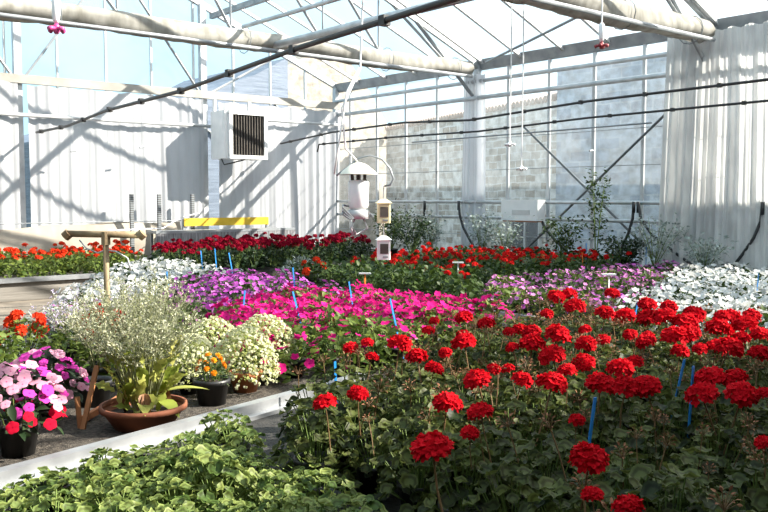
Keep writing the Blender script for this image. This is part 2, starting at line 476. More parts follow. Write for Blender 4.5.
def jit(v, rng, a):
    return (Vector(v) + Vector((rng.uniform(-a, a), rng.uniform(-a, a), rng.uniform(-a, a)))).normalized()

# ------------------------------------------------------------------ object helpers
def ent(name, label, cat, loc=(0, 0, 0), rz=0.0, s=1.0, group=None, kind=None):
    o = bpy.data.objects.new(name, None)
    COL.objects.link(o)
    o.empty_display_size = 0.1
    o.location = loc; o.rotation_euler = (0, 0, rz); o.scale = (s, s, s)
    tagp(o, label, cat, group, kind)
    return o

def tagp(o, label=None, cat=None, group=None, kind=None):
    if label: o['label'] = label
    if cat: o['category'] = cat
    if group: o['group'] = group
    if kind: o['kind'] = kind
    return o

def part(name, mesh, parent=None, loc=(0, 0, 0), rot=(0, 0, 0), s=1.0, label=None):
    if isinstance(mesh, MB):
        mesh = mesh.mesh(name)
    o = bpy.data.objects.new(name, mesh)
    COL.objects.link(o)
    o.location = loc; o.rotation_euler = rot
    o.scale = (s, s, s) if not isinstance(s, tuple) else s
    if parent: o.parent = parent
    if label: o['label'] = label
    return o

def solo(name, mb, label, cat, group=None, loc=(0, 0, 0), rot=(0, 0, 0), smooth=False, kind=None):
    o = part(name, mb.mesh(name, smooth), None, loc, rot)
    return tagp(o, label, cat, group, kind)

def structure(name, label=None):
    o = bpy.data.objects.new(name, None); COL.objects.link(o)
    o['kind'] = 'structure'
    if label: o['label'] = label
    return o

def spart(name, mb, parent, smooth=False, uvbox=False):
    o = part(name, mb.mesh(name, smooth, uvbox), parent)
    o['kind'] = 'structure'
    return o

def inside(pt, poly):
    x, y = pt; c = False; j = len(poly) - 1
    for i in range(len(poly)):
        xi, yi = poly[i]; xj, yj = poly[j]
        if (yi > y) != (yj > y) and x < (xj - xi) * (y - yi) / (yj - yi) + xi:
            c = not c
        j = i
    return c

def edge_dist(pt, poly):
    best = 9
    p = Vector(pt)
    for i in range(len(poly)):
        a = Vector(poly[i]); b = Vector(poly[(i + 1) % len(poly)])
        ab = b - a
        t = max(0, min(1, (p - a).dot(ab) / ab.length_squared))
        best = min(best, (a + ab * t - p).length)
    return best

def layout(poly, pitch, rng, jitter=0.12, ang=0.2):
    xs = [p[0] for p in poly]; ys = [p[1] for p in poly]
    cx, cy = sum(xs) / len(xs), sum(ys) / len(ys)
    R = max(max(xs) - min(xs), max(ys) - min(ys))
    n = int(R / pitch) + 2
    out = []
    for i in range(-n, n + 1):
        for j in range(-n, n + 1):
            u = (i + 0.5 * (j % 2)) * pitch; v = j * pitch * 0.866
            x = cx + u * math.cos(ang) - v * math.sin(ang) + rng.uniform(-jitter, jitter) * pitch
            y = cy + u * math.sin(ang) + v * math.cos(ang) + rng.uniform(-jitter, jitter) * pitch
            if inside((x, y), poly):
                out.append((x, y))
    return out

# ================================================================== SETTING
XR, YB, XL = 10.2, 13.6, -2.0          # right wall, back wall, left gutter
ZG, ZR = 3.44, 5.90                    # eaves, ridge
XM = (XR + XL) / 2
SL = (ZR - ZG) / (XR - XM)
YF = -4.0
ZB = 0.25                              # bench surface

fl = MB().use(M['floor']).box((4.1, 4.8, -0.05), (12.6, 18.0, 0.1))
o = part('floor', fl); o['kind'] = 'structure'; o['label'] = 'pale earth floor of the greenhouse'
g = MB().use(M['ground_out']).box((5, 8, -0.16), (120, 120, 0.1))
o = part('ground', g); o['kind'] = 'structure'

def bar(mb, a, b, w, h=None):
    """square section bar between two points"""
    a = Vector(a); b = Vector(b); d = (b - a).normalized()
    up = Vector((0, 0, 1)) if abs(d.z) < 0.95 else Vector((0, 1, 0))
    s = d.cross(up).normalized(); u = s.cross(d)
    h = h or w
    vs_ = []
    for p in (a, b):
        for i, j in ((-1, -1), (1, -1), (1, 1), (-1, 1)):
            vs_.append(tuple(p + s * (i * w / 2) + u * (j * h / 2)))
    mb.add(vs_, [(3, 2, 1, 0), (4, 5, 6, 7), (0, 1, 5, 4), (1, 2, 6, 5), (2, 3, 7, 6), (3, 0, 4, 7)])
    return mb

def zroof(x):
    return ZG + SL * (XR - x) if x > XM else ZG + SL * (x - XL)

# ---- roof
roof = structure('ceiling', 'pitched glass greenhouse roof with thin glazing bars')
for nm, xa, xb in (('glass_pane', XR, XM), ('glass_pane', XL, XM)):
    mb = MB().use(M['glass'])
    mb.add([(xa, YF, ZG + .05), (xa, YB, ZG + .05), (xb, YB, ZR + .05), (xb, YF, ZR + .05)], [(0, 1, 2, 3)])
    spart(nm, mb, roof)
y = YB
while y > YF:
    for xa in (XR, XL):
        mb = MB().use(M['alu'])
        for dy in (-0.016, 0.016):
            bar(mb, (xa, y + dy, ZG), (XM, y + dy, ZR), 0.014, 0.045)
        spart('glazing_bar', mb, roof)
    y -= 0.80
spart('ridge_beam', bar(MB().use(M['galv']), (XM, YF, ZR), (XM, YB, ZR), 0.09, 0.12), roof)
for x in (7.45, 0.75):
    spart('purlin', bar(MB().use(M['galv_dark']), (x, YF, zroof(x) - 0.07), (x, YB, zroof(x) - 0.07), 0.07, 0.09), roof)

spart('roof_brace', MB().use(M['galv_dark']).tube([(9.99, 9.4, 3.43), (8.95, 5.8, 3.85)], 0.020, 6), roof)

# ---- right wall
wr = structure('wall_right', 'glazed side wall of the greenhouse')
mb = MB().use(M['concrete']).box((XR, (YB + YF) / 2, 0.12), (0.14, YB - YF, 0.46))
spart('kerb', mb, wr)
mb = MB().use(M['glass_w']); mb.add([(XR, YF, .35), (XR, YB, .35), (XR, YB, ZG), (XR, YF, ZG)], [(0, 1, 2, 3)])
spart('glass_pane', mb, wr)
gut = MB().use(M['galv_dark'])
gut.add([(XR - .11, YF, ZG + .08), (XR - .11, YB, ZG + .08), (XR - .05, YF, ZG - .07), (XR - .05, YB, ZG - .07), (XR + .05, YF, ZG - .07), (XR + .05, YB, ZG - .07), (XR + .11, YF, ZG + .08), (XR + .11, YB, ZG + .08)],
        [(0, 2, 3, 1), (2, 4, 5, 3), (4, 6, 7, 5), (0, 1, 7, 6)])
spart('gutter', gut, wr)
y = 5.85 - 0.81 * 11
while y < YB:
    spart('glazing_bar', bar(MB().use(M['alu']), (XR - .02, y, .35), (XR - .02, y, ZG - .05), 0.028, 0.05), wr)
    y += 0.81
for y in (YB - .05, 9.72, 5.66, 1.6, -2.4):
    spart('post', bar(MB().use(M['galv']), (XR - .07, y, 0), (XR - .07, y, ZG), 0.08, 0.10), wr)
for z, x, r, m in ((3.17, 10.06, 0.032, 'galv'), (2.90, 10.02, 0.036, 'galv'), (1.235, 10.0, 0.026, 'galv'), (0.985, 10.0, 0.026, 'galv')):
    spart('rail', MB().use(M[m]).tube([(x, YF, z), (x, YB - .1, z)], r, 8), wr, True)
for a, b in (((10.11, 6.10, 2.55), (10.11, 8.65, .50)), ((10.11, 8.75, 2.42), (10.11, 6.2, .36))):
    spart('cross_brace', MB().use(M['brace']).tube([a, b], 0.018, 6), wr)
mb = MB().use(M['galv_dark'])
for z in (2.25, 1.75, 0.7):
    mb.tube([(XR - .06, 5, z), (XR - .06, YB, z)], 0.006, 5)
spart('tension_wire', mb, wr)

# ---- back wall
wb = structure('wall_back', 'glazed gable end wall of the greenhouse')
mb = MB().use(M['concrete']).box((XM, YB, 0.12), (XR - XL, 0.14, 0.46)); spart('kerb', mb, wb)
mb = MB().use(M['glass']); mb.add([(XL, YB, .35), (XR, YB, .35), (XR, YB, ZG), (XM, YB, ZR), (XL, YB, ZG)], [(0, 1, 2, 3, 4)])
spart('glass_pane', mb, wb)
spart('gable_rafter', bar(MB().use(M['galv']), (XR, YB - .04, ZG + .02), (XM, YB - .04, ZR + .02), 0.07, 0.10), wb)
spart('gable_rafter', bar(MB().use(M['galv']), (XL, YB - .04, ZG + .02), (XM, YB - .04, ZR + .02), 0.07, 0.10), wb)
x = 10.2 - 0.78
while x > XL + .2:
    spart('glazing_bar', bar(MB().use(M['alu']), (x, YB - .02, .35), (x, YB - .02, zroof(x)), 0.028, 0.05), wb)
    x -= 0.78
for x in (7.22, 4.12, 1.05):
    spart('post', bar(MB().use(M['galv']), (x, YB - .09, 0), (x, YB - .09, zroof(x)), 0.11, 0.10), wb)
spart('rail', bar(MB().use(M['rail_cream']), (XL, YB - .20, 3.08), (XR - .1, YB - .20, 3.08), 0.07, 0.13), wb)
spart('rail', MB().use(M['galv']).tube([(XL, YB - .36, 2.53), (7.25, YB - .36, 2.53)], 0.03, 8), wb, True)
spart('rail', MB().use(M['galv']).tube([(7.25, YB - .36, 2.70), (XR - .1, YB - .36, 2.70)], 0.026, 8), wb, True)
for (x1, z1, x2, z2) in ((4.2, 3.1, 5.62, 5.1), (7.15, 3.1, 5.66, 5.1), (7.3, 3.1, 8.75, 3.92), (4.05, 3.1, 2.6, 5.1), (1.15, 3.1, 2.55, 5.1)):
    spart('cross_brace', MB().use(M['galv_dark']).tube([(x1, YB - .13, z1), (x2, YB - .13, z2)], 0.022, 6), wb)

# ---- unseen solid walls added behind and left of the camera to deepen shade
wf = structure('wall_front_added', 'unseen grey gable wall added to cut light from behind')
mb = MB().use(M['block'])
mb.add([(XL, YF, 0), (XR, YF, 0), (XR, YF, ZG), (XM, YF, ZR), (XL, YF, ZG), (XL, YF - .2, 0), (XR, YF - .2, 0), (XR, YF - .2, ZG), (XM, YF - .2, ZR), (XL, YF - .2, ZG)],
       [(4, 3, 2, 1, 0), (5, 6, 7, 8, 9), (0, 1, 6, 5), (1, 2, 7, 6), (2, 3, 8, 7), (3, 4, 9, 8), (4, 0, 5, 9)])
spart('added_masonry', mb, wf)
wl = structure('wall_left_added', 'unseen grey wall added to cut light from the left')
spart('added_masonry', MB().use(M['block']).box((XL - .1, (YF + YB) / 2, ZG / 2), (.2, YB - YF, ZG)), wl)

# ---- trusses with rolled screens
def truss(y, strut=True, label='steel roof truss spanning the greenhouse'):
    t = structure('roof_truss', label)
    zb = 3.20
    spart('bottom_chord', MB().use(M['galv']).tube([(XL, y, zb + .22), (XR - .05, y, zb + .22)], 0.045, 8), t, True)
    spart('top_chord', bar(MB().use(M['galv']), (XR, y, ZG), (XM, y, ZR - .05), 0.05, 0.09), t)
    spart('top_chord', bar(MB().use(M['galv']), (XL, y, ZG), (XM, y, ZR - .05), 0.05, 0.09), t)
    spart('web', MB().use(M['galv_dark']).tube([(10.1, y, 2.88), (8.75, y, 4.0)], 0.03, 6), t)
    spart('web', MB().use(M['galv_dark']).tube([(9.35, y, 3.45), (8.3, y, zroof(8.3) - .05)], 0.022, 6), t)
    for x in (8.05, 7.05, 5.6, 4.1, 2.6):
        spart('web', MB().use(M['galv_dark']).tube([(x, y, zb + .25), (x, y, zroof(x) - .05)], 0.014, 6), t)
    xs = [8.05, 7.05, 5.6, 4.1, 2.6]
    for i in range(4):
        a, b = (xs[i], zb + .25), (xs[i + 1], zroof(xs[i + 1]) - .06)
        spart('web', MB().use(M['galv_dark']).tube([(a[0], y, a[1]), (b[0], y, b[1])], 0.02, 6), t)
    return t

for y in (9.72, 5.66):
    truss(y, label='steel roof truss at the tall curtain column' if y > 9 else 'steel roof truss above the right bed')
SCR = [(9.72, 0.135, 'rolled white screen along the far roof truss'), (5.66, 0.15, 'rolled white screen along the near roof truss at the right curtain')]
for y, r, lb in SCR:
    rg = random.Random(int(y * 10))
    t = ent('thermal_screen', lb, 'screen', (0, y, 0), group=None)
    mb = MB().use(M['screen'])
    k = 90; n = 14
    vs_ = []; fs = []
    for i in range(k + 1):
        x = XL + .1 + (XR - .40 - XL) * i / k
        for j in range(n):
            th = 2 * PI * j / n
            rr = r * (1 + 0.10 * math.sin(3 * th + x * 1.7) + rg.uniform(-.07, .07))
            sag = 0.02 * math.sin(x * 2.1)
            vs_.append((x, rr * math.cos(th) * 1.05, 3.335 + sag + rr * math.sin(th) * 0.92))
    for i in range(k):
        for j in range(n):
            fs.append((i * n + j, i * n + (j + 1) % n, (i + 1) * n + (j + 1) % n, (i + 1) * n + j))
    mb.add(vs_, fs)
    part('fabric_roll', mb.mesh('fabric_roll', True), t)
    part('support_pipe', MB().use(M['galv_dark']).tube([(XL, -.2, 3.21), (XR - .4, -.2, 3.21)], 0.026, 8).mesh('support_pipe', True), t)
    for x in (1.0, 3.4, 5.8, 8.2, 9.6):
        part('tie_strap', MB().use(M['galv_dark']).tube([(x, .17 * math.cos(q), 3.335 + .17 * math.sin(q)) for q in [i * PI / 6 for i in range(13)]], 0.006, 4), t)
# purlin pipes between the trusses
for x, z, r, y0, y1, lb in ((6.2, 3.30, 0.05, 5.66, 9.72, 'grey steel tie beam between the two trusses'), (5.78, 3.50, 0.028, 5.66, 9.72, 'thin steel pipe beside the grey tie beam'),):
    solo('tie_beam', MB().use(M['galv']).tube([(x, y0, z), (x, y1, z)], r, 8), lb, 'beam', smooth=True, kind='structure')

# unseen sheet added above the camera-side bay to shade the front bed
mb = MB().use(M['shade'])
k = 40; vs_ = []; fs = []
YS0 = -0.75
for i in range(k + 1):
    yy = YF + .06 + (YS0 - YF - .06) * i / k
    zz = 3.30 + 0.04 * math.sin(i * 2.1)
    vs_ += [(XL + .1, yy, zz), (XR - .15, yy, zz)]
for i in range(k):
    fs.append((2 * i, 2 * i + 1, 2 * i + 3, 2 * i + 2))
mb.add(vs_, fs)
SHADE = solo('added_shade_sheet', mb, 'unseen grey sheet added over the near bay to cast shade', 'screen')

# ---- curtains
def curtain(x0, x1, z0, z1, rng, pleat=0.13, depth=0.045, mat='curtain', n=None, flare=0.0):
    """pleated sheet along local X, hanging at y=0"""
    n = n or max(12, int((x1 - x0) / pleat) * 8)
    rows = 14
    mb = MB().use(M[mat]); vs_ = []; fs = []
    ph = [rng.uniform(0, 6.28) for _ in range(4)]
    for i in range(n + 1):
        u = x0 + (x1 - x0) * i / n
        t = 2 * PI * (u - x0) / pleat
        base = math.sin(t + 1.6 * math.sin(u * 3.1 + ph[0]) + .8 * math.sin(u * 7.3 + ph[2])) * (.65 + .35 * math.sin(u * 1.9 + ph[1])) + 0.55 * math.sin(0.43 * t + ph[1]) + 0.25 * math.sin(2.1 * t + ph[3])
        for j in range(rows + 1):
            v = j / rows
            z = z1 + (z0 - z1) * v
            if j == 0: z -= 0.025 * (0.5 + 0.5 * math.sin(t * 0.5))
            d = depth * base * (0.75 + 0.35 * v) + 0.02 * math.sin(u * 2.3 + v * 3 + ph[2])
            xx = u + (u - (x0 + x1) / 2) * flare * v
            vs_.append((xx, d, z))
    R1 = rows + 1
    for i in range(n):
        for j in range(rows):
            fs.append((i * R1 + j, i * R1 + j + 1, (i + 1) * R1 + j + 1, (i + 1) * R1 + j))
    mb.add(vs_, fs)
    return mb

rg = random.Random(3)
solo('curtain', curtain(-1.8, 4.06, 0.55, 3.02, rg, 0.26, 0.04), 'white pleated curtain at the far left of the back wall, left of the steel post', 'curtain', loc=(0, YB - .28, 0), smooth=True)
solo('curtain', curtain(4.20, 7.12, 0.55, 3.00, rg, 0.17, 0.014), 'wide white curtain between the left post and the box heater', 'curtain', loc=(0, YB - .27, 0), smooth=True)
solo('curtain', curtain(7.42, 10.06, 0.35, 2.98, rg, 0.20, 0.02), 'white curtain at the back corner, right of and below the box heater', 'curtain', loc=(0, YB - .26, 0), smooth=True)
o = solo('curtain', curtain(-0.24, 0.24, 0.35, 3.28, rg, 0.085, 0.06, 'curtain_c', flare=0.1), 'narrow white curtain bunched around the steel column of the right wall', 'curtain', loc=(XR - .17, 9.72, 0), rot=(0, 0, PI / 2), smooth=True)
o = solo('curtain', curtain(-.86, .86, 0.35, 3.36, rg, 0.115, 0.05, 'curtain_r', n=220, flare=0.06), 'tall greyish gathered curtain at the right edge of the right wall', 'curtain', loc=(XR - .30, 5.28, 0), rot=(0, 0, PI / 2), smooth=True)
# canvas skirt along the foot of the back wall
mb = MB().use(M['canvas']); vs_ = []; fs = []
for i in range(61):
    x = -1.5 + 8.1 * i / 60
    for j in range(6):
        v = j / 5
        vs_.append((x, YB - .40 - .05 * math.sin(v * 3) + 0.015 * math.sin(x * 5 + j), .90 + .035 * math.sin(x * 1.4) - .035 * (j == 0) * abs(math.sin(x * PI / 1.1)) - v * .62))
for i in range(60):
    for j in range(5):
        fs.append((i * 6 + j, i * 6 + j + 1, i * 6 + j + 7, i * 6 + j + 6))
mb.add(vs_, fs)
t = ent('canvas_skirt', 'beige canvas sheet tied along the foot of the back curtains', 'canvas sheet')
part('sheet', mb.mesh('sheet', True), t)
part('hanging_wire', MB().use(M['galv_dark']).tube([(-1.5, YB - .42, .92), (6.6, YB - .42, .92)], .008, 5), t)

# slotted rack posts before the back wall
for i, (x, lb) in enumerate(((5.68, 'left slotted steel upright before the back curtain'), (6.15, 'middle slotted steel upright before the back curtain'), (6.75, 'right slotted steel upright at the end of the yellow strip'))):
    t = ent('rack_post', lb, 'post', (x, YB - .55, 0), group='slotted uprights at the back curtain')
    part('channel', bar(MB().use(M['slotted']), (0, 0, 0), (0, 0, 1.36), .055, .05), t)
# yellow strip & bar
t = ent('barrier_bar', 'bright yellow barrier strip on a rail before the back curtain', 'barrier', (7.30, YB - .75, 0))
part('strip', MB().use(M['yellow']).box((0, 0, .90), (1.62, .03, .13)), t)
part('leg', bar(MB().use(M['galv_dark']), (-.8, .03, 0), (-.8, .03, .95), .04), t)
part('leg', bar(MB().use(M['galv_dark']), (.8, .03, 0), (.8, .03, .95), .04), t)
t = ent('storage_table', 'low table with a mottled grey sheet under the yellow strip', 'table', (7.1, YB - 1.0, 0))
part('table_top', MB().use(M['galv_dark']).box((0, 0, .76), (2.6, .35, .04)), t)
mb = MB().use(M['mat_dark']); 
mb = MB().use(M['grey_sheet'])
part('hanging_sheet', mb.box((0, -.16, .42), (2.6, .02, .64)), t)
for sx in (-1.25, 1.25): part('leg', bar(MB().use(M['galv_dark']), (sx, 0.1, 0), (sx, 0.1, .74), .04), t)

# ---- unit heater
t = ent('box_heater', 'white box heater with dark louvre hung on the back wall', 'heater', (7.56, YB - .80, 2.36))
part('housing', MB().use(M['white']).box((0, .10, 0), (.84, .45, .80), 0, .03), t)
mb = MB().use(M['white'])
for (cx, cz, sx, sz) in ((0.04, .37, .74, .06), (0.04, -.37, .74, .06), (-.30, 0, .06, .70), (.38, 0, .06, .70)):
    mb.box((cx, -.15, cz), (sx, .06, sz))
part('louvre_frame', mb, t)
part('grille', MB().use(M['black']).box((.04, -.128, 0), (.66, .012, .70)), t)
for q in range(12):
    part('louvre_slat', MB().use(M['grille']).box((-.25 + q * .053, -.148, 0), (.012, .03, .69)), t)
for sx in (-.34, .34):
    part('bracket', bar(MB().use(M['galv']), (sx, .30, -.40), (sx, .30, .62), .05), t)
part('cable', MB().use(M['black']).tube([(-.36, .05, -.40), (-.34, .0, -.5), (-.2, .0, -.47), (.1, .05, -.40)], .012, 6), t)

# ---- black overhead pipes
def pipe_line(pts, r, label, clips, droplen=0.0):
    t = ent('irrigation_pipe', label, 'pipe')
    part('hose', MB().use(M['black']).tube(pts, r, 8).mesh('hose', True), t)
    V = [Vector(p) for p in pts]
    L = [(V[i + 1] - V[i]).length for i in range(len(V) - 1)]
    tot = sum(L); s = 0.3
    while s < tot:
        q = s; i = 0
        while i < len(L) - 1 and q > L[i]: q -= L[i]; i += 1
        p = V[i].lerp(V[i + 1], min(1, q / L[i]))
        part('clip', MB().use(M['black']).box((0, 0, 0), (r * 2.7, r * 2.7, r * 3.0)), t, loc=p)
        s += clips
    return t
pipe_line([(4.28, 13.2, 2.28), (4.1, 11.4, 2.25), (3.9, 9.6, 2.30), (3.62, 7.2, 2.27), (3.3, 4.8, 2.31), (3.05, 2.9, 2.30), (2.6, -.9, 2.3)], 0.019, 'black irrigation pipe slanting overhead from the back curtain', 1.15)
pipe_line([(8.55, 13.1, 2.28), (8.6, 11.6, 2.40), (8.6, 9.8, 2.44), (8.6, 8.4, 2.38), (8.6, 6.4, 2.47), (8.6, 4, 2.5), (8.6, 1, 2.5)], 0.016, 'upper of the two black pipes along the right wall', 0.9)
pipe_line([(9.4, 13.15, 2.16), (9.4, 13.1, 2.30), (9.4, 11, 2.32), (9.4, 9, 2.30), (9.4, 7, 2.36), (9.4, 4, 2.38), (9.4, 1, 2.38)], 0.015, 'lower of the two black pipes along the right wall', 0.9)
solo('tension_cable', MB().use(M['galv_dark']).tube([(9.5, 10.6, 2.22), (9.5, 6.1, 2.24)], 0.012, 6), 'thin grey cable just under the lower black pipe', 'cable')

# hoses hanging at the right wall
for i, (y, dy, lb) in enumerate(((10.75, .25, 'black hose hanging beside the narrow bunched curtain, on its left'), (9.93, -.5, 'black hose drooping in front of the narrow bunched curtain'), (8.27, -.75, 'black hose drooping right of the white control box'), (6.62, .25, 'straight black hose hanging at the crossing brace'), (6.55, -.9, 'black hose drooping in a wide curve right of the brace'), (4.86, .35, 'black hose hanging before the gathered curtain'))):
    t = ent('drain_hose', lb, 'hose', (9.93, y, 0), group=None)
    part('hose', MB().use(M['black']).tube([(0, 0, 1.22), (0, dy * .05, 1.02), (-.02, dy * .25, .82), (-.04, dy * .6, .62), (-.06, dy, .42), (-.08, dy * 1.1, .05)], 0.02, 8).mesh('hose', True), t)
    part('valve', MB().use(M['black']).tube([(0, 0, 1.10), (0, 0, 1.25)], 0.024, 8).mesh('valve', True), t)
# white control box
t = ent('control_box', 'white control box mounted on the right wall rails', 'box', (9.86, 8.50, 1.115))
part('case', MB().use(M['white']).box((0, 0, 0), (.20, .72, .31), 0, .015), t)
part('base_strip', MB().use(M['terra_light']).box((0, 0, -.165), (.16, .66, .02)), t)
part('cover_label', MB().use(M['alu']).box((-.104, -.05, -.03), (.008, .34, .07)), t)

# ---- hanging foggers
def fogger(x, y, z, mats, label, top, body=True):
    t = ent('fogger_nozzle', label, 'misting nozzle', (x, y, z))
    part('hose', MB().use(M['white']).tube([(0, 0, .05), (0.01, 0, (top - z) * .5), (0, 0, top - z)], 0.007, 6), t)
    if body:
        part('valve', MB().use(M['white']).lathe([(.012, .06), (.02, .08), (.024, .12), (.024, .19), (.014, .21)], 12, capt=True).mesh('valve', True), t)
    for k in range(4):
        a = k * PI / 2 + .4
        c, s = math.cos(a), math.sin(a)
        part('nozzle', MB().use(mats).tube([(0, 0, .03), (.035 * c, .035 * s, .03), (.055 * c, .055 * s, .02)], [.012, .012, .016], 8).mesh('nozzle', True), t)
    part('hub', MB().use(mats).lathe([(.012, 0), (.02, .015), (.02, .045), (.01, .06)], 10, capt=True).mesh('hub', True), t)
fogger(1.79, 5.12, 2.26, M['pink'], 'pink four arm misting nozzle hanging at the upper left', zroof(1.79))
fogger(5.93, 4.29, 2.52, M['maroon'], 'dark red misting nozzle on a white hanging valve at the upper right', zroof(5.93))
fogger(6.92, 5.99, 1.58, M['white'], 'lower small white misting nozzle above the white control box', 3.9, False)
fogger(6.88, 6.12, 1.84, M['white'], 'upper small white misting nozzle above the white control box', 4.0, False)
for i, (x, y, z, lb) in enumerate(((4.75, 13.0, 2.0, 'thin string with a weight before the left end of the wide curtain'), (5.85, 13.0, 2.1, 'thin string with a weight before the middle of the wide curtain'), (9.9, 7.3, 1.95, 'thin string with a weight hanging at the crossing brace'))):
    t = ent('weighted_string', lb, 'string', (x, y, z))
    part('string', MB().use(M['galv']).tube([(0, 0, .03), (0, 0, .9)], 0.004, 4), t)
    part('weight', MB().use(M['galv_dark']).tube([(-.04, 0, 0), (.04, 0, 0.01)], 0.014, 6), t)

# ---- hanging climate station
HS = Vector((4.54, 5.75, 0))
t = ent('climate_sensor', 'white hanging climate sensor with a cone hat in front of the back corner', 'sensor', (HS.x, HS.y, 1.10))
part('hat', MB().use(M['hat']).lathe([(.165, .40), (.14, .43), (.07, .485), (.015, .505)], 24, capb=False, capt=True).mesh('hat', True), t)
for k in range(6):
    a = k * PI / 3
    part('fin', bar(MB().use(M['grille']), (.06 * math.cos(a), .06 * math.sin(a), .34), (.065 * math.cos(a), .065 * math.sin(a), .43), .02, .006), t)
part('body', MB().use(M['white']).lathe([(.07, .10), (.085, .13), (.092, .33), (.075, .35)], 20, capt=True).mesh('body', True), t)
part('collar', MB().use(M['alu']).lathe([(.095, .02), (.095, .09), (.07, .10)], 20, capt=True).mesh('collar', True), t)
mb = MB().use(M['galv_dark'])
for q in range(3): mb.tube([(-.13 + q * .02, -.05, .02), (-.17, 0, .06 + .03 * q), (-.12, .06, .14), (0, .09, .12), (.12, .04, .1), (.14, -.03, .03)], 0.008, 5)
part('bracket', mb, t)
mb = MB().use(M['alu'])
for q in range(4):
    a = q * 1.7
    mb.tube([(.05 * math.cos(a), .05 * math.sin(a), .02), (.10 * math.cos(a), .08 * math.sin(a), -.06), (.03 * math.cos(a + 1), .06, -.12), (-.05, .02, -.05)], 0.007, 5)
part('cable', mb.mesh('cable', True), t)
part('suspension_cable', MB().use(M['white']).tube([(0, 0, .50), (-.10, .05, .62), (-.14, .05, .95), (.02, 0, 1.3), (.05, 0, 1.9), (.1, 0, 3.6)], 0.009, 6).mesh('suspension_cable', True), t)
part('suspension_cable', MB().use(M['white']).tube([(-.22, .05, .40), (-.16, .05, .72), (-.10, .03, 1.1), (.01, 0, 1.3)], 0.008, 6).mesh('suspension_cable', True), t)
# arched hanger rod from the hat to the small boxes
RV = Vector((math.sin(D2R(50)), -math.cos(D2R(50)), 0))      # direction along which the rod runs
t = ent('hanger_arm', 'curved grey hanger rod beside the cone hat, carrying the two small boxes', 'rod', (HS.x, HS.y, 1.10))
pts = []
for (u, z) in ((-.19, .39), (-.08, .47), (.0, .535), (.10, .56), (.20, .53), (.27, .45), (.30, .36), (.27, .31), (.22, .30)):
    pts.append(tuple(RV * u + Vector((0, 0, z))))
part('rod', MB().use(M['galv_dark']).tube(pts, 0.010, 6).mesh('rod', True), t)
part('drop_wire', MB().use(M['galv']).tube([tuple(RV * .215 + Vector((0, 0, .30))), tuple(RV * .215 + Vector((0, 0, .16)))], 0.005, 5), t)
# two small boxes
def meter_box(p, body, label, wire_top):
    t = ent('meter_box', label, 'meter', p, D2R(-32), group='small hanging meter boxes')
    part('case', MB().use(body).box((0, 0, -.09), (.11, .07, .17), 0, .008), t)
    mb = MB().use(body)
    mb.add([(-.07, -.05, -.005), (.07, -.05, -.005), (.07, .05, -.005), (-.07, .05, -.005), (-.025, -.015, .03), (.025, -.015, .03), (.025, .015, .03), (-.025, .015, .03)],
           [(3, 2, 1, 0), (4, 5, 6, 7), (0, 1, 5, 4), (1, 2, 6, 5), (2, 3, 7, 6), (3, 0, 4, 7)])
    part('cap', mb, t)
    part('display', MB().use(M['grille']).box((0, -.037, -.08), (.07, .006, .085)), t)
    part('button_strip', MB().use(M['galv_dark']).box((.01, -.037, -.15), (.045, .006, .014)), t)
    part('hanging_wire', MB().use(M['galv']).tube([(0, 0, .02), (0, 0, wire_top)], 0.004, 5), t)
hp = HS + RV * .215
meter_box((hp.x, hp.y, 1.26), M['cream'], 'yellowish meter box hanging above the white one', .02)
meter_box((hp.x, hp.y, 0.945), M['white'], 'white meter box with a dark window hanging below the yellowish one', .13)

# ---- T shaped pipe
t = ent('standpipe', 'rusty T shaped standpipe rising behind the wispy potted plant', 'pipe', (2.03, 5.05, ZB))
hb = 1.075 - ZB
part('upright', MB().use(M['rust']).tube([(0, 0, 0), (0, 0, hb)], 0.018, 10).mesh('upright', True), t)
part('crossbar', MB().use(M['rust']).tube([tuple(RV * -.24 + Vector((0, 0, hb + .008))), tuple(RV * .22 + Vector((0, 0, hb)))], 0.021, 10).mesh('crossbar', True), t)
for u in (-.235, .215):
    part('end_cap', MB().use(M['rust']).tube([tuple(RV * (u - .014) + Vector((0, 0, hb - .012))), tuple(RV * (u + .014) + Vector((0, 0, hb + .012)))], 0.030, 10), t)
part('tee_joint', MB().use(M['rust']).tube([(0, 0, hb - .06), (0, 0, hb + .02)], 0.027, 10), t)
part('wire_loop', MB().use(M['galv']).tube([tuple(RV * u + Vector((0, 0, hb + z))) for u, z in ((-.16, -.03), (-.12, -.08), (-.05, -.11), (.0, -.09), (.06, -.10), (.13, -.14), (.15, -.22))], 0.005, 5).mesh('wire_loop', True), t)
part('wire_hook', MB().use(M['white']).tube([tuple(RV * u + Vector((0, -.03, hb + z))) for u, z in ((-.11, -.32), (-.105, -.42), (-.08, -.45), (-.04, -.43))], 0.006, 5).mesh('wire_hook', True), t)
solo('guide_string', MB().use(M['white']).tube([(2.05, 5.06, 1.10), (4.0, 8.4, .98), (6.0, 12.0, 1.0), (6.85, YB - .6, 1.05)], 0.007, 5), 'white string running from the standpipe to the back wall', 'string')

# rusty stake and wood slat by the bowl
t = ent('wooden_stake', 'leaning rust orange stake left of the wide terracotta bowl', 'stake', (1.40, 3.80, ZB))
part('slat', bar(MB().use(M['rust_stake']), (0, 0, 0), (.10, .07, .27), .024, .010), t)
part('slat', bar(MB().use(M['rust_stake']), (.0, .03, .0), (-.0, .06, .14), .022, .010), t)
part('slat', bar(MB().use(M['terra_light']), (.04, .10, .02), (.30, .26, .06), .02, .03), t)

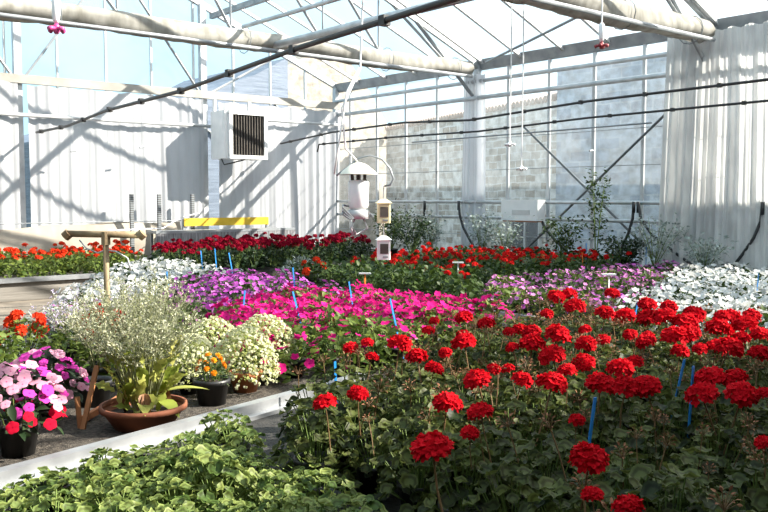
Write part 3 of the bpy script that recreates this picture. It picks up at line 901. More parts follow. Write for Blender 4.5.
# ================================================================== OUTSIDE
# stone wall to the right: high part parallel, low part with tile coping
sw = MB().use(M['stone_blue']).box((12.95, 4.5, 1.78), (.5, 11.3, 3.75))
o = part('wall_outside', sw.mesh('wall_outside', False, True)); o['kind'] = 'structure'; o['label'] = 'high blue grey stone wall outside the right glazing'
a = Vector((12.72, 10.16)); d = Vector((.284, .959)); nrm = Vector((.959, -.284))
mb = MB().use(M['stone'])
e = a + d * 7.9; 
mb.prism([tuple(a), tuple(a + nrm * .45), tuple(e + nrm * .45), tuple(e)], -.1, 3.18)
o = part('wall_low_outside', mb.mesh('wall_low_outside', False, True)); o['kind'] = 'structure'; o['label'] = 'lower stone wall outside with clay tile coping'
mb = MB().use(M['tile'])
k = 58
for i in range(k):
    p = a + d * (7.9 * (i + .5) / k)
    q0 = p - nrm * .04; q1 = p + nrm * .75
    mb.tube([(q0.x, q0.y, 3.16), (q1.x, q1.y, 3.36)], .068, 7)
o = part('coping', mb); o['kind'] = 'structure'; o.parent = bpy.data.objects['wall_low_outside']
# dark doorway + frame seen low in the stone wall
fw = MB().use(M['window_dark']).box((0, 0, .55), (.06, .95, .95))
w1 = structure('window_1', 'dark window low in the outside stone wall')
w1.location = (12.98, 11.08, 0); w1.rotation_euler = (0, 0, -.288)
spart('window_pane', fw, w1)
fr = MB().use(M['alu'])
for yy in (-.5, 0, .5): fr.box((-.03, yy, .55), (.06, .05, 1.0))
fr.box((-.03, 0, 1.04), (.06, 1.05, .05)); spart('window_frame', fr, w1)

def gable_house(name, prof, y0, y1, mat, label):
    mb = MB().use(mat)
    n = len(prof)
    vs_ = [(x, y0, z) for x, z in prof] + [(x, y1, z) for x, z in prof]
    fs = [tuple(range(n)), tuple(range(2 * n - 1, n - 1, -1))] + [(i, n + i, n + (i + 1) % n, (i + 1) % n) for i in range(n)]
    mb.add(vs_, fs)
    o = part(name, mb.mesh(name, False, True)); o['label'] = label; o['category'] = 'house'
    return o
H1 = gable_house('stone_house', [(11.9, -.1), (16.4, -.1), (15.3, 3.2), (14.6, 4.15), (13.85, 4.95), (12.9, 5.05), (11.9, 4.55)], 18.0, 24.0, M['stone_warm'], 'beige stone house gable beyond the back corner')
H2 = gable_house('slate_house', [(5.5, -.1), (11.18, -.1), (11.18, 4.55), (10.28, 4.07), (8.75, 3.5), (5.5, 2.4)], 16.8, 22.0, M['slate'], 'blue grey slate clad house behind the back wall')
for o, x0, x1 in ((H2, 6.0, 11.0),):
    mb = MB().use(M['galv_dark'])
    for q in range(9):
        xx = x0 + q * .6
        bar(mb, (xx, 16.77, max(2.4, .35 * (xx - 5.5) + 1.6)), (min(xx + .6, 11.15), 16.77, max(2.2, .35 * (xx - 5.5) + 1.15)), .06, .03)
    part('cladding_strip', mb, o)

# ================================================================== BENCHES
def bench(name, poly, label, mat, rims, zt=ZB, legs=()):
    t = ent(name, label, 'growing bench', (0, 0, 0))
    part('bed_surface', MB().use(mat).prism(poly, 0.004, zt), t)
    for (p0, p1, m, w, h0, h1) in rims:
        mb = MB().use(m)
        bar(mb, (p0[0], p0[1], (h0 + h1) / 2), (p1[0], p1[1], (h0 + h1) / 2), w, h1 - h0)
        dx, dy = p1[0] - p0[0], p1[1] - p0[1]; L = math.hypot(dx, dy)
        ox, oy = dy / L * w * .8, -dx / L * w * .8
        bar(mb, (p0[0] + ox, p0[1] + oy, h0 + (h1 - h0) * .22), (p1[0] + ox, p1[1] + oy, h0 + (h1 - h0) * .22), w * .9, (h1 - h0) * .42)
        part('rim', mb, t)
    return t

RIM0, RIM1 = Vector((-0.9, 2.79)), Vector((2.95, 3.715))
def rimy(x): return RIM0.y + (x - RIM0.x) * (RIM1.y - RIM0.y) / (RIM1.x - RIM0.x)
bench('growing_bench', [(-1.2, rimy(-1.2) + .045), (5.0, rimy(5.0) + .045 if False else 4.22), (5.0, 10.25), (4.35, 10.25), (2.25, 7.1), (1.45, 5.9), (-1.2, 5.6)],
      'long bench carrying the pots, petunias and impatiens behind the aluminium rim', M['gravel'], [((-1.2, rimy(-1.2), 0), (2.95, rimy(2.95), 0), M['rim'], .055, .235, .315)])
bench('growing_bench', [(-1.2, .2), (5.0, -.2), (5.0, 4.15), (2.95, rimy(2.95) - .07), (-1.2, rimy(-1.2) - .07)],
      'front bench carrying the young plants and the big red geraniums', M['mat_dark'], [])
bench('growing_bench', [(5.5, 1.0), (9.85, 1.0), (9.85, 9.75), (5.5, 9.0)], 'right bench along the glazed wall', M['mat_dark'], [((5.5, 9.0, 0), (5.5, 1.0, 0), M['rim'], .06, .20, .315)])
bench('growing_bench', [(4.75, 10.5), (9.7, 10.5), (9.7, 12.5), (5.9, 12.5)], 'back bench of burgundy geraniums before the curtain', M['mat_dark'], [])
bench('growing_bench', [(-1.5, 11.15), (5.0, 11.15), (5.6, 12.9), (-1.5, 12.9)], 'back left bench with a weathered board side', M['board'], [((5.0, 11.12, 0), (-1.5, 11.12, 0), M['rim'], .05, .24, .30)])

# ================================================================== PLANT MESHES
def geranium_foliage(name, rng, n, R, H, lr, leaf, stem, k=14, petiole=True, z0=0.03):
    mb = MB()
    for p, nr in dome_pts(n, R, H, z0, rng, 0.55, 0.97):
        up = Vector((0, 0, 1))
        nn = jit(nr * .55 + up * .6, rng, .38)
        if petiole and rng.random() < .6:
            mb.use(stem); mb.r = rng.random()
            mid = Vector((p.x * .45, p.y * .45, p.z * .55))
            mb.tube([(p.x * .12, p.y * .12, z0 * .5), tuple(mid), tuple(p)], [.0035, .0022, .0018], 4, False)
        mb.use(leaf)
        round_leaf(mb, p, nn, lr * rng.uniform(.65, 1.15), math.atan2(p.y, p.x) + rng.uniform(-.6, .6), rng, k)
    return mb.mesh(name, True)

def head_mesh(name, rng, n, R, fr, mat, stem=None, L=0.0, flat=.75):
    """umbel of five-petalled florets, optionally with its own stalk (head centre at origin)"""
    mb = MB()
    if L:
        mb.use(stem); mb.r = .5
        mb.tube([(0, 0, -L), (.004, .003, -L * .5), (0, 0, -R * .4)], .003, 5, False)
    for p, nr in dome_pts(n, R, R * flat, 0, rng, .8, 1.25):
        mb.use(mat)
        bloom(mb, p, jit(nr, rng, .35), fr * rng.uniform(.8, 1.15), rng, 5, .2, .66)
    if stem:
        mb.use(stem)
        for k in range(7):
            a = k * .9; mb.tube([(0, 0, -R * .45), (R * .55 * math.cos(a), R * .55 * math.sin(a), R * .05)], .0012, 3, False)
    return mb.mesh(name, False)

def stalk_mesh(name, L, mat, rng, r=.0032):
    mb = MB().use(mat)
    mb.tube([(rng.uniform(-.02, .02), rng.uniform(-.02, .02), -L), (.006, .004, -L * .45), (0, 0, -.02)], [r * 1.1, r, r * .9], 5, False)
    return mb.mesh(name, True)

def spent_mesh(name, rng):
    mb = MB().use(M['spent'])
    for p, nr in dome_pts(16, .028, .026, 0, rng, .7, 1.3):
        mb.use(M['stem_red']); mb.r = .3; mb.tube([(0, 0, -.02), tuple(p)], .001, 3, False)
        mb.use(M['spent']); ovate_leaf(mb, p, nr, jit((0, 0, 1), rng, 1), .017, .008, rng, .2, 2)
    mb.use(M['stem_red']); mb.r = .5
    mb.tube([(.01, 0, -.20), (.004, .003, -.1), (0, 0, -.015)], .0026, 4, False)
    return mb.mesh(name, False)

def ovate_foliage(name, rng, n, R, H, L, W, mat, z0=0.02, stems=True, seg=2, stemmat=None, up=.45):
    mb = MB()
    if stems:
        mb.use(stemmat or M['stem_green'])
        for q in range(8):
            a = q * 2.4; k = .35 + .4 * rng.random(); mb.r = rng.random()
            mb.tube([(0, 0, 0), (R * k * .5 * math.cos(a), R * k * .5 * math.sin(a), H * .5), (R * k * math.cos(a), R * k * math.sin(a), z0 + H * .8)], .003, 4, False)
    mb.use(mat)
    for p, nr in dome_pts(n, R, H, z0, rng, .5, .98):
        d = jit(Vector((nr.x, nr.y, nr.z * .35)), rng, .6)
        ovate_leaf(mb, p - d * (L * .4), d, jit(nr * .5 + Vector((0, 0, up)), rng, .35), L * rng.uniform(.7, 1.2), W * rng.uniform(.75, 1.15), rng, .2, seg)
    return mb.mesh(name, True)

def blossoms(name, rng, n, R, H, fr, mats, z0=0.03, lift=.012, petals=5, spread=.85):
    mb = MB()
    for p, nr in dome_pts(n, R, H, z0, rng, .93, spread):
        mb.use(mats if not isinstance(mats, list) else rng.choice(mats))
        bloom(mb, p + nr * lift * rng.uniform(-.8, 2.6), jit(nr * .7 + Vector((-.1, -.25, .45)), rng, .6), fr * rng.uniform(.75, 1.12), rng, petals, .28, .82)
    return mb.mesh(name, True)

rg = random.Random(42)
# --- B: big red geraniums
B_FOL = [geranium_foliage('foliage', rg, 78, .155, .27, .031, M['ger_leaf'], M['stem_green'], 15) for _ in range(5)]
B_HEAD = [head_mesh('flower_head', rg, 46, .050, .0195, M['red'], M['stem_red']) for _ in range(4)]
B_STALK = [stalk_mesh('stalk', .22, M['stem_red'], rg) for _ in range(3)]
B_SPENT = [spent_mesh('spent_head', rg) for _ in range(3)]
POT = MB().use(M['blackpot']).lathe([(.052, 0), (.068, .10), (.074, .10), (.074, .115), (.066, .115), (.062, .10)], 16).mesh('pot', True)
A_FOL = [geranium_foliage('foliage', rg, 58, .13, .14, .026, M['ger_leaf_pale'], M['stem_green'], 15) for _ in range(5)]

def unhead(px, py, z):
    """point of the flower canopy seen at a given bearing from the photographer, at canopy height z"""
    f = 852.0; az = D2R(50); p = D2R(-3.9)
    F = Vector((math.cos(p) * math.cos(az), math.cos(p) * math.sin(az), math.sin(p)))
    Rr = Vector((math.sin(az), -math.cos(az), 0)); U = Rr.cross(F)
    d = F + Rr * ((px - 384) / f) + U * ((256 - py) / f)
    return Vector((0, 0, EYE)) + d * ((z - EYE) / d.z)

HEADS = '''325,403,23 358,394,21 351,349,17 367,343,13 372,357,13 400,344,24 417,357,22 434,369,19 445,353,14 464,343,24 477,380,27 494,369,14 508,369,14
447,404,30 480,413,26 470,433,19 432,449,42 522,380,21 552,384,30 552,356,26 532,344,26 584,363,22 567,371,18 586,344,20 621,369,26 634,363,18
601,385,30 626,387,26 646,387,28 680,352,18 646,342,20 700,349,14 717,348,20 730,348,26 760,354,20 710,380,30 735,378,22 702,395,30 742,395,30
765,394,16 589,459,38 577,420,13 592,495,15 628,507,30 764,443,10 519,330,16 532,333,20 557,335,26 547,314,13 556,297,17 569,295,17 575,307,24
605,313,18 625,317,22 612,294,15 647,305,18 648,319,24 664,317,22 685,323,24 669,307,16 694,315,22 630,335,14 675,337,28 719,329,24 732,317,18
745,325,22 752,316,16 722,317,16 648,337,14 464,318,18 486,324,18 428,331,13 464,337,18 434,321,11 509,332,12 690,334,20 760,335,18 742,338,16 585,330,13 512,348,14 603,340,14'''.split()
B_POLY = [(1.42, .8), (1.60, 1.4), (1.72, 1.95), (1.72, 2.45), (1.86, 2.76), (2.6, 3.14), (3.4, 3.52), (4.2, 3.80), (4.75, 3.65), (4.85, 2.1), (3.6, 1.2), (2.4, .55), (1.5, .55)]
rb = random.Random(5)
bpos = layout(B_POLY, .245, rb, .10, .35)
heads_of = {i: [] for i in range(len(bpos))}
for h in HEADS:
    px, py, w = (float(q) for q in h.split(','))
    z = ZB + .385 + rb.uniform(-.02, .03)
    p = unhead(px, py, z)
    dist = math.hypot(p.x, p.y)
    if p.x > 5.0: continue
    i = min(range(len(bpos)), key=lambda q: (bpos[q][0] - p.x) ** 2 + (bpos[q][1] - p.y) ** 2)
    size = w * dist / 852 / .105
    heads_of[i].append((p, max(.45, min(1.25, size))))
NEARB = [0]
for i, (x, y) in enumerate(bpos):
    hs = heads_of[i]
    far = math.hypot(x, y) > 3.4
    if hs:
        if far:
            lb, gp = 'red geranium in bloom in the rear half of the front bed', 'blooming red geraniums in the rear half of the front bed'
        else:
            lb, gp = 'large red geranium in bloom in the near half of the front bed', 'blooming red geraniums in the near half of the front bed'
    else:
        if far:
            lb, gp = 'leafy geranium without open flowers in the rear half of the front bed', 'geraniums without open flowers in the rear half'
        else:
            lb, gp = 'leafy dark geranium without open flowers in the near half of the front bed', 'geraniums without open flowers in the near half'
    sc = rb.uniform(.9, 1.12)
    t = ent('red_geranium', lb, 'geranium', (x, y, ZB), rb.uniform(0, 6.28), sc, gp)
    part('foliage', rb.choice(B_FOL), t, s=(1, 1, rb.uniform(.92, 1.1)))
    if edge_dist((x, y), B_POLY) < .22:
        part('pot', POT, t)
    MW = Matrix.Translation((x, y, ZB)) @ Matrix.Rotation(t.rotation_euler.z, 4, 'Z') @ Matrix.Scale(sc, 4)
    inv = MW.inverted()
    for p, s in hs:
        lp = inv @ p
        hd = part('flower_head', rb.choice(B_HEAD), t, lp, (rb.uniform(-.3, .3), rb.uniform(-.3, .3), rb.uniform(0, 6)), s / sc)
        part('stalk', rb.choice(B_STALK), hd)
    for q in range(rb.choice((1, 1, 2, 2, 3) if far else (0, 1, 1, 2))):
        a = rb.uniform(0, 6.28); r = rb.uniform(.02, .13)
        part('spent_head', rb.choice(B_SPENT), t, (r * math.cos(a), r * math.sin(a), rb.uniform(.30, .37)), (rb.uniform(-.3, .3), rb.uniform(-.3, .3), a), rb.uniform(.6, 1.0))

# --- A: young leafy plants
A_POLY = [(-.75, 1.5), (-.75, rimy(-.75) - .46), (.5, rimy(.5) - .37), (1.60, rimy(1.60) - .31), (1.72, 2.95), (1.66, 2.5), (1.62, 1.9), (1.45, 1.2), (1.1, .7), (.2, .85)]
ra = random.Random(8)
for x, y in layout(A_POLY, .185, ra, .12, .22):
    t = ent('young_geranium', 'young bright green scalloped leaf plant in the lower left bed', 'young plant', (x, y, ZB), ra.uniform(0, 6.28), ra.uniform(.85, 1.12), 'young leafy plants in the lower left bed')
    part('foliage', ra.choice(A_FOL), t, s=(1, 1, ra.uniform(.85, 1.2)))
    if edge_dist((x, y), A_POLY) < .14: part('pot', POT, t, s=.9)

# --- generic flower beds
def bed(poly, pitch, seed, fols, bls, name, label, cat, group, pots=False, smin=.9, smax=1.12, skip=None, density=None, noflower=0.0):
    r = random.Random(seed)
    pts = layout(poly, pitch, r, .13, .15)
    for x, y in pts:
        t = ent(name, label, cat, (x, y, ZB), r.uniform(0, 6.28), r.uniform(smin, smax), group)
        part('foliage', r.choice(fols), t, s=(1, 1, r.uniform(.9, 1.12)))
        if r.random() >= noflower:
            bl = r.choice(bls(x, y, r) if callable(bls) else bls)
            part('blossoms', bl, t)
        if pots and edge_dist((x, y), poly) < .22: part('pot', POT, t)
    return len(pts)

PF = [ovate_foliage('foliage', rg, 90, .17, .21, .055, .032, M['far_leaf']) for _ in range(3)]
PFB = [ovate_foliage('foliage', rg, 110, .17, .22, .062, .034, M['bright_leaf']) for _ in range(3)]
C_B = [blossoms('blossoms', rg, n, .165, .225, .029, M['magenta'], spread=.8) for n in (40, 46, 52)]
C_BL = [blossoms('blossoms', rg, n, .165, .225, .032, M['magenta'], spread=.8) for n in (4, 7, 10)]
D_B = [blossoms('blossoms', rg, n, .18, .225, .027, M['mauve'], spread=.9) for n in (24, 29, 34)]
D_BR = [blossoms('blossoms', rg, n, .18, .225, .025, [M['pinkmauve'], M['pinkmauve'], M['mauve']], spread=.95) for n in (20, 25, 30)]
E_B = [blossoms('blossoms', rg, n, .19, .235, .029, M['whitep'], spread=.95) for n in (36, 42, 48)]

C_POLY = [(2.5, 4.12), (2.68, 4.8), (3.25, 5.75), (3.75, 6.15), (4.85, 6.2), (4.9, 4.4), (3.9, 4.15), (2.95, 3.86)]
def cb(x, y, r):
    # the front of the bed is still mostly in leaf
    f = (y - 3.9) + .25 * (x - 3.6)
    return C_BL if f < .75 and r.random() < .85 else C_B
bed(C_POLY, .255, 21, PFB, cb, 'magenta_impatiens', 'magenta flowered impatiens plant in the middle bed', 'impatiens', 'magenta impatiens in the middle bed', True)
D_POLY = [(2.95, 6.05), (3.2, 5.85), (3.72, 6.25), (4.9, 6.35), (4.9, 8.15), (4.3, 8.35), (3.55, 7.25)]
bed(D_POLY, .27, 22, PF, D_B, 'mauve_petunia', 'mauve petunia plant in the left bed, between the white petunias and the magenta impatiens', 'petunia', 'mauve petunias of the left bed')
E_POLY = [(2.25, 6.75), (2.85, 6.45), (3.45, 7.35), (4.25, 8.5), (4.9, 8.3), (4.95, 10.1), (4.35, 10.1), (3.3, 8.55)]
bed(E_POLY, .27, 23, PF, E_B, 'white_petunia', 'white petunia plant in the left bed, before the burgundy geraniums', 'petunia', 'white petunias of the left bed')
DR_POLY = [(5.55, 3.95), (5.55, 5.3), (6.5, 6.05), (9.75, 6.1), (9.75, 5.75), (7.4, 4.75)]
bed(DR_POLY, .29, 24, PF + PFB, D_BR, 'mauve_petunia', 'pinkish mauve petunia plant on the right bench, between the white petunias and the scarlet geraniums', 'petunia', 'pink mauve petunias of the right bench', True)
ER_POLY = [(5.55, 2.2), (5.55, 3.8), (7.4, 4.58), (9.75, 5.6), (9.75, 4.0), (7.0, 2.3)]
bed(ER_POLY, .29, 25, PF, E_B, 'white_petunia', 'white petunia plant on the right bench, before the gathered grey curtain', 'petunia', 'white petunias of the right bench', True)

# --- far geranium beds: foliage plus separate heads
FG = [ovate_foliage('foliage', rg, 95, .19, .30, .06, .05, M['far_leaf']) for _ in range(3)]
FGD = [ovate_foliage('foliage', rg, 95, .19, .30, .06, .05, M['dark_leaf']) for _ in range(3)]
FGB = [ovate_foliage('foliage', rg, 95, .19, .28, .065, .05, M['bright_leaf']) for _ in range(3)]
def far_heads(mat): return [head_mesh('flower_head', rg, 15, .048, .026, mat, M['stem_green'], .12, .7) for _ in range(3)]
HB, HS_, HV = far_heads(M['burgundy']), far_heads(M['scarlet']), far_heads(M['vermilion'])
def gbed(poly, pitch, seed, fols, heads, n, hz, name, label, group, smin=.6, smax=.95, sparse=None):
    r = random.Random(seed)
    for x, y in layout(poly, pitch, r, .13, .1):
        sc = r.uniform(.9, 1.12)
        t = ent(name, label, 'geranium', (x, y, ZB), r.uniform(0, 6.28), sc, group)
        part('foliage', r.choice(fols), t)
        for q in range(r.choice(n) if not (sparse and sparse(x, y)) else r.choice((0, 0, 0, 1))):
            a = r.uniform(0, 6.28); rr = .16 * math.sqrt(r.random())
            part('flower_head', r.choice(heads), t, (rr * math.cos(a), rr * math.sin(a), hz - rr * .35 + r.uniform(-.06, .04)), (r.uniform(-.3, .3), r.uniform(-.3, .3), a), r.uniform(smin, smax))
F_POLY = [(4.9, 10.6), (5.9, 12.4), (9.6, 12.4), (9.6, 11.6), (7.4, 10.55)]
gbed(F_POLY, .31, 31, FGD, HB, (4, 5, 6), .40, 'burgundy_geranium', 'burgundy red geranium in the back bed before the curtain', 'burgundy geraniums of the back bed')
G_POLY = [(5.6, 5.5), (6.5, 6.25), (9.7, 6.3), (9.75, 8.6), (8.5, 9.1), (5.6, 8.3)]
gbed(G_POLY, .31, 32, FG, HS_, (1, 2, 3, 4), .35, 'scarlet_geranium', 'scarlet geranium on the right bench, behind the mauve petunias', 'scarlet geraniums of the right bench', .5, .78, lambda x, y: x < 6.35 and y > 5.9)
H_POLY = [(1.8, 11.25), (5.0, 11.25), (5.5, 12.7), (1.8, 12.7)]
gbed(H_POLY, .31, 33, FGB, HV, (2, 3, 4), .35, 'vermilion_geranium', 'orange red geranium in the back left bed behind the standpipe', 'orange red geraniums of the back left bed', .55, .85)

# ================================================================== POTTED GROUP
def pot_mesh(name, rb_, rt, h, mat, n=28, lip=.012):
    mb = MB().use(mat).lathe([(rb_, 0), (rt * .97, h - lip * 2), (rt + lip * .6, h - lip * 2), (rt + lip * .6, h), (rt - lip * .5, h), (rt - lip * .6, h * .82)], n)
    me = mb.mesh(name, True)
    return me
def soil_mesh(r, z):
    mb = MB().use(M['soil'])
    n = 20
    rr = random.Random(2)
    vs_ = [(0, 0, z + .012)] + [(r * math.cos(2 * PI * j / n), r * math.sin(2 * PI * j / n), z + rr.uniform(-.004, .006)) for j in range(n)]
    mb.add(vs_, [(0, 1 + j, 1 + (j + 1) % n) for j in range(n)])
    return mb.mesh('soil')
BLOOM_CACHE = {}
def single_bloom(mat, r):
    key = (mat, r)
    if key not in BLOOM_CACHE:
        rr = random.Random(len(BLOOM_CACHE))
        mb = MB().use(M[mat])
        k = 20; vs_ = [(0, 0, -.15 * r)]; rads = [0.0]
        for ring, q in ((0, .55), (1, 1.0)):
            for j in range(k):
                th = 2 * PI * j / k
                lob = abs(math.sin(2.5 * th))
                rad = r * q * (.86 + .14 * lob)
                vs_.append((rad * math.cos(th), rad * math.sin(th), r * (.02 if ring == 0 else .06 * math.sin(5 * th) - .10 + rr.uniform(-.03, .03)))); rads.append(q)
        fs = [(0, 1 + j, 1 + (j + 1) % k) for j in range(k)] + [(1 + j, 1 + k + j, 1 + k + (j + 1) % k, 1 + (j + 1) % k) for j in range(k)]
        mb.add(vs_, fs, rads)
        for i in range(len(mb.rnd)): mb.rnd[i] = rr.random() if i == 0 else mb.rnd[0]
        BLOOM_CACHE[key] = mb.mesh('blossom', True)
    return BLOOM_CACHE[key]

def impatiens(loc, R, H, potr, label, mix, n, seed):
    r = random.Random(seed)
    t = ent('potted_impatiens', label, 'potted plant', loc)
    part('pot', pot_mesh('pot', potr * .75, potr, potr * 1.55, M['blackpot']), t)
    part('soil', soil_mesh(potr * .93, potr * 1.35), t)
    z0 = potr * 1.3
    part('foliage', ovate_foliage('foliage', r, 150, R, H, .07, .036, M['dark_leaf'], z0, True, 3), t)
    for i, (p, nr) in enumerate(dome_pts(n, R, H, z0, r, .95, .9)):
        c = mix(p, r)
        d = jit(nr * .6 + Vector((-.15, -.3, .3)), r, .3)
        q = d.to_track_quat('Z', 'Y').to_euler()
        part('blossom', single_bloom(c, .026), t, p + nr * r.uniform(.005, .035), q, r.uniform(.8, 1.2))
    return t
impatiens((1.06, 3.60, ZB), .18, .25, .085, 'impatiens with pale pink, mauve and crimson flowers in a black pot at the left edge', lambda p, r: 'crimson' if p.z < .19 else r.choice(['pinkp', 'pinkp', 'pinkp', 'pinkp', 'hotpink']), 90, 1)
impatiens((1.32, 4.06, ZB), .17, .22, .08, 'pink and lilac impatiens in the second black pot behind the front left pot', lambda p, r: r.choice(['pinkp', 'pinkp', 'hotpink', 'hotpink']), 60, 2)
impatiens((.92, 4.10, ZB), .17, .22, .08, 'impatiens with crimson and hot pink flowers at the left edge, behind the front pot', lambda p, r: r.choice(['crimson', 'crimson', 'hotpink']), 60, 3)

# terracotta bowl with wispy seeding plant
def wispy(root, rng, R, H, nst, z0, buds, budmat, stemmat='stem_grey', budsz=.014, lean=(0, 0)):
    st = MB().use(M[stemmat]); bd = MB()
    for i in range(nst):
        a = i * 2.4 + rng.uniform(-.3, .3); k = math.sqrt((i + .5) / nst)
        tip = Vector((R * k * math.cos(a) + lean[0], R * k * math.sin(a) + lean[1], z0 + H * (1.05 - .42 * k * k) * rng.uniform(.8, 1.05)))
        b0 = Vector((.04 * math.cos(a), .04 * math.sin(a), z0))
        mid = b0.lerp(tip, .5) + Vector((-tip.x * .12, -tip.y * .12, H * .08))
        st.r = rng.random()
        st.tube([tuple(b0), tuple(mid), tuple(tip)], [.0038, .0026, .0012], 4, False)
        for q in range(buds):
            s = rng.uniform(.42, 1.0)
            p = (b0.lerp(mid, s * 2) if s < .5 else mid.lerp(tip, (s - .5) * 2))
            dr = jit((math.cos(a + rng.uniform(-2, 2)), math.sin(a + rng.uniform(-2, 2)), .6), rng, .6)
            L = rng.uniform(.03, .10) * (1.1 - .5 * s)
            e = p + dr * L
            st.r = rng.random(); st.tube([tuple(p), tuple(e)], .0010, 3, False)
            for w in range(4):
                c = p.lerp(e, .4 + .2 * w) + Vector((rng.uniform(-1, 1), rng.uniform(-1, 1), rng.uniform(-1, 1))) * .008
                bd.use(M[budmat if rng.random() < .8 else 'creamp'])
                ovate_leaf(bd, c, jit((0, 0, .6), rng, 1), jit((0, 0, 1), rng, 1), budsz * rng.uniform(.7, 1.5), budsz * .55, rng, .1, 2)
    part('stems', st.mesh('stems', True), root)
    part('seed_heads', bd.mesh('seed_heads'), root)

r = random.Random(77)
t = ent('potted_wispy_plant', 'wispy grey seeding plant with big yellow green leaves in a wide terracotta bowl', 'potted plant', (1.64, 3.68, ZB))
part('pot', pot_mesh('pot', .13, .19, .105, M['terracotta'], 36, .012), t)
part('soil', soil_mesh(.17, .06), t)
mb = MB().use(M['big_leaf'])
for i in range(74):
    a = i * 2.4 + r.uniform(-.5, .5)
    h0 = r.uniform(.07, .30); o0 = (.03 + .10 * math.sqrt(r.random())) * (1 if h0 > .14 else .6)
    L = r.uniform(.08, .145)
    d = jit((math.cos(a) * .5, math.sin(a) * .5, .9), r, .55)
    ovate_leaf(mb, (o0 * math.cos(a), o0 * math.sin(a), h0), d, jit((-math.cos(a), -math.sin(a), .3), r, .9), L, L * r.uniform(.36, .52), r, r.uniform(-.1, .5), 6, 1.3, .16)
part('leaves', mb.mesh('leaves', True), t)
mb = MB().use(M['big_leaf'])
ovate_leaf(mb, (.05, -.06, .12), (.35, -.9, -.15), (0, 0, 1), .13, .085, r, .35, 5)
ovate_leaf(mb, (-.02, -.08, .13), (-.45, -.85, .05), (0, 0, 1), .12, .075, r, .35, 5)
ovate_leaf(mb, (.08, -.03, .15), (.95, -.4, .25), (0, 0, 1), .21, .055, r, .25, 5)
part('drooping_leaves', mb.mesh('drooping_leaves', True), t)
mb = MB().use(M['dead_leaf'])
for i in range(26):
    a = i * 2.1
    ovate_leaf(mb, (.07 * math.cos(a), .07 * math.sin(a) - .02, .17), (math.cos(a) * .5, math.sin(a) * .5 - .2, -.5), jit((math.cos(a), math.sin(a), .4), r, .5), r.uniform(.08, .12), r.uniform(.04, .06), r, .5, 4)
part('dead_leaves', mb.mesh('dead_leaves', True), t)
wispy(t, r, .32, .60, 66, .08, 18, 'seed_grey', lean=(-.02, .05))

def wispy_pot(loc, seed, label, budmat, R, H, n, extra=None):
    r = random.Random(seed)
    t = ent('potted_wispy_plant', label, 'potted plant', loc)
    part('pot', pot_mesh('pot', .06, .08, .12, M['blackpot']), t)
    part('soil', soil_mesh(.074, .10), t)
    part('foliage', ovate_foliage('foliage', r, 70, R * .6, H * .45, .08, .03, M['bright_leaf'], .10), t)
    wispy(t, r, R, H, n, .10, 11, budmat)
wispy_pot((2.30, 4.85, ZB), 5, 'wispy grey green plant right of the standpipe, behind the bowl', 'seed_grey', .26, .50, 30)
wispy_pot((1.95, 5.45, ZB), 6, 'wispy plant with pale lavender flowers just behind the standpipe', 'lavender', .22, .34, 24)
wispy_pot((2.38, 5.75, ZB), 9, 'wispy plant with pale lavender flowers before the mauve petunias', 'lavender', .24, .34, 24)
wispy_pot((1.80, 4.60, ZB), 10, 'wispy grey plant just left of the standpipe, behind the bowl', 'seed_grey', .22, .42, 26)

# alyssum
def alyssum(loc, R, H, potr, poth, seed, label, matp, n=900, zl=None):
    r = random.Random(seed)
    t = ent('potted_alyssum', label, 'potted plant', loc)
    part('pot', pot_mesh('pot', potr * .72, potr, poth, matp), t)
    part('soil', soil_mesh(potr * .9, poth * .85), t)
    z0 = poth * .75
    part('foliage', ovate_foliage('foliage', r, 800, R * .96, H * .95, .030, .013, M['lime_leaf'], z0, True, 1), t)
    mb = MB().use(M['creamp'])
    for p, nr in dome_pts(420, R, H, z0, r, .93, 1.1):
        for q in range(5):
            o = jit(nr, r, .9)
            bloom(mb, p + o * .009, jit(o, r, .4), r.uniform(.0055, .0085), r, 4, .1, .85)
    part('flower_clusters', mb.mesh('flower_clusters'), t)
alyssum((2.37, 4.00, ZB), .18, .27, .085, .11, 1, 'cream white alyssum mound in a terracotta pot, front one near the rim', M['terra_light'])
alyssum((2.66, 4.27, ZB), .20, .28, .085, .11, 2, 'cream white alyssum mound in a terracotta pot, the right one beside the impatiens bed', M['terra_light'])
alyssum((2.40, 4.42, ZB), .19, .27, .085, .11, 3, 'cream white alyssum mound behind the two terracotta potted ones', M['terra_light'])
alyssum((2.12, 4.15, ZB), .17, .24, .075, .10, 4, 'cream white alyssum behind the orange marigold', M['blackpot'])

# marigold
r = random.Random(4)
t = ent('potted_marigold', 'orange marigold in a black pot right of the terracotta bowl', 'potted plant', (2.09, 3.86, ZB))
part('pot', pot_mesh('pot', .07, .088, .13, M['blackpot']), t)
part('soil', soil_mesh(.08, .11), t)
part('foliage', ovate_foliage('foliage', r, 160, .085, .13, .035, .010, M['far_leaf'], .10, True, 2), t)
for i, (p, nr) in enumerate(dome_pts(12, .075, .14, .11, r, .9, .6)):
    mb = MB().use(M['marigold'])
    for q in range(4): bloom(mb, (0, 0, q * .004), (0, 0, 1), .017 * (1 - q * .18), r, 6, -.1, .85)
    part('blossom', mb, t, p + nr * .01, jit(nr, r, .3).to_track_quat('Z', 'Y').to_euler())

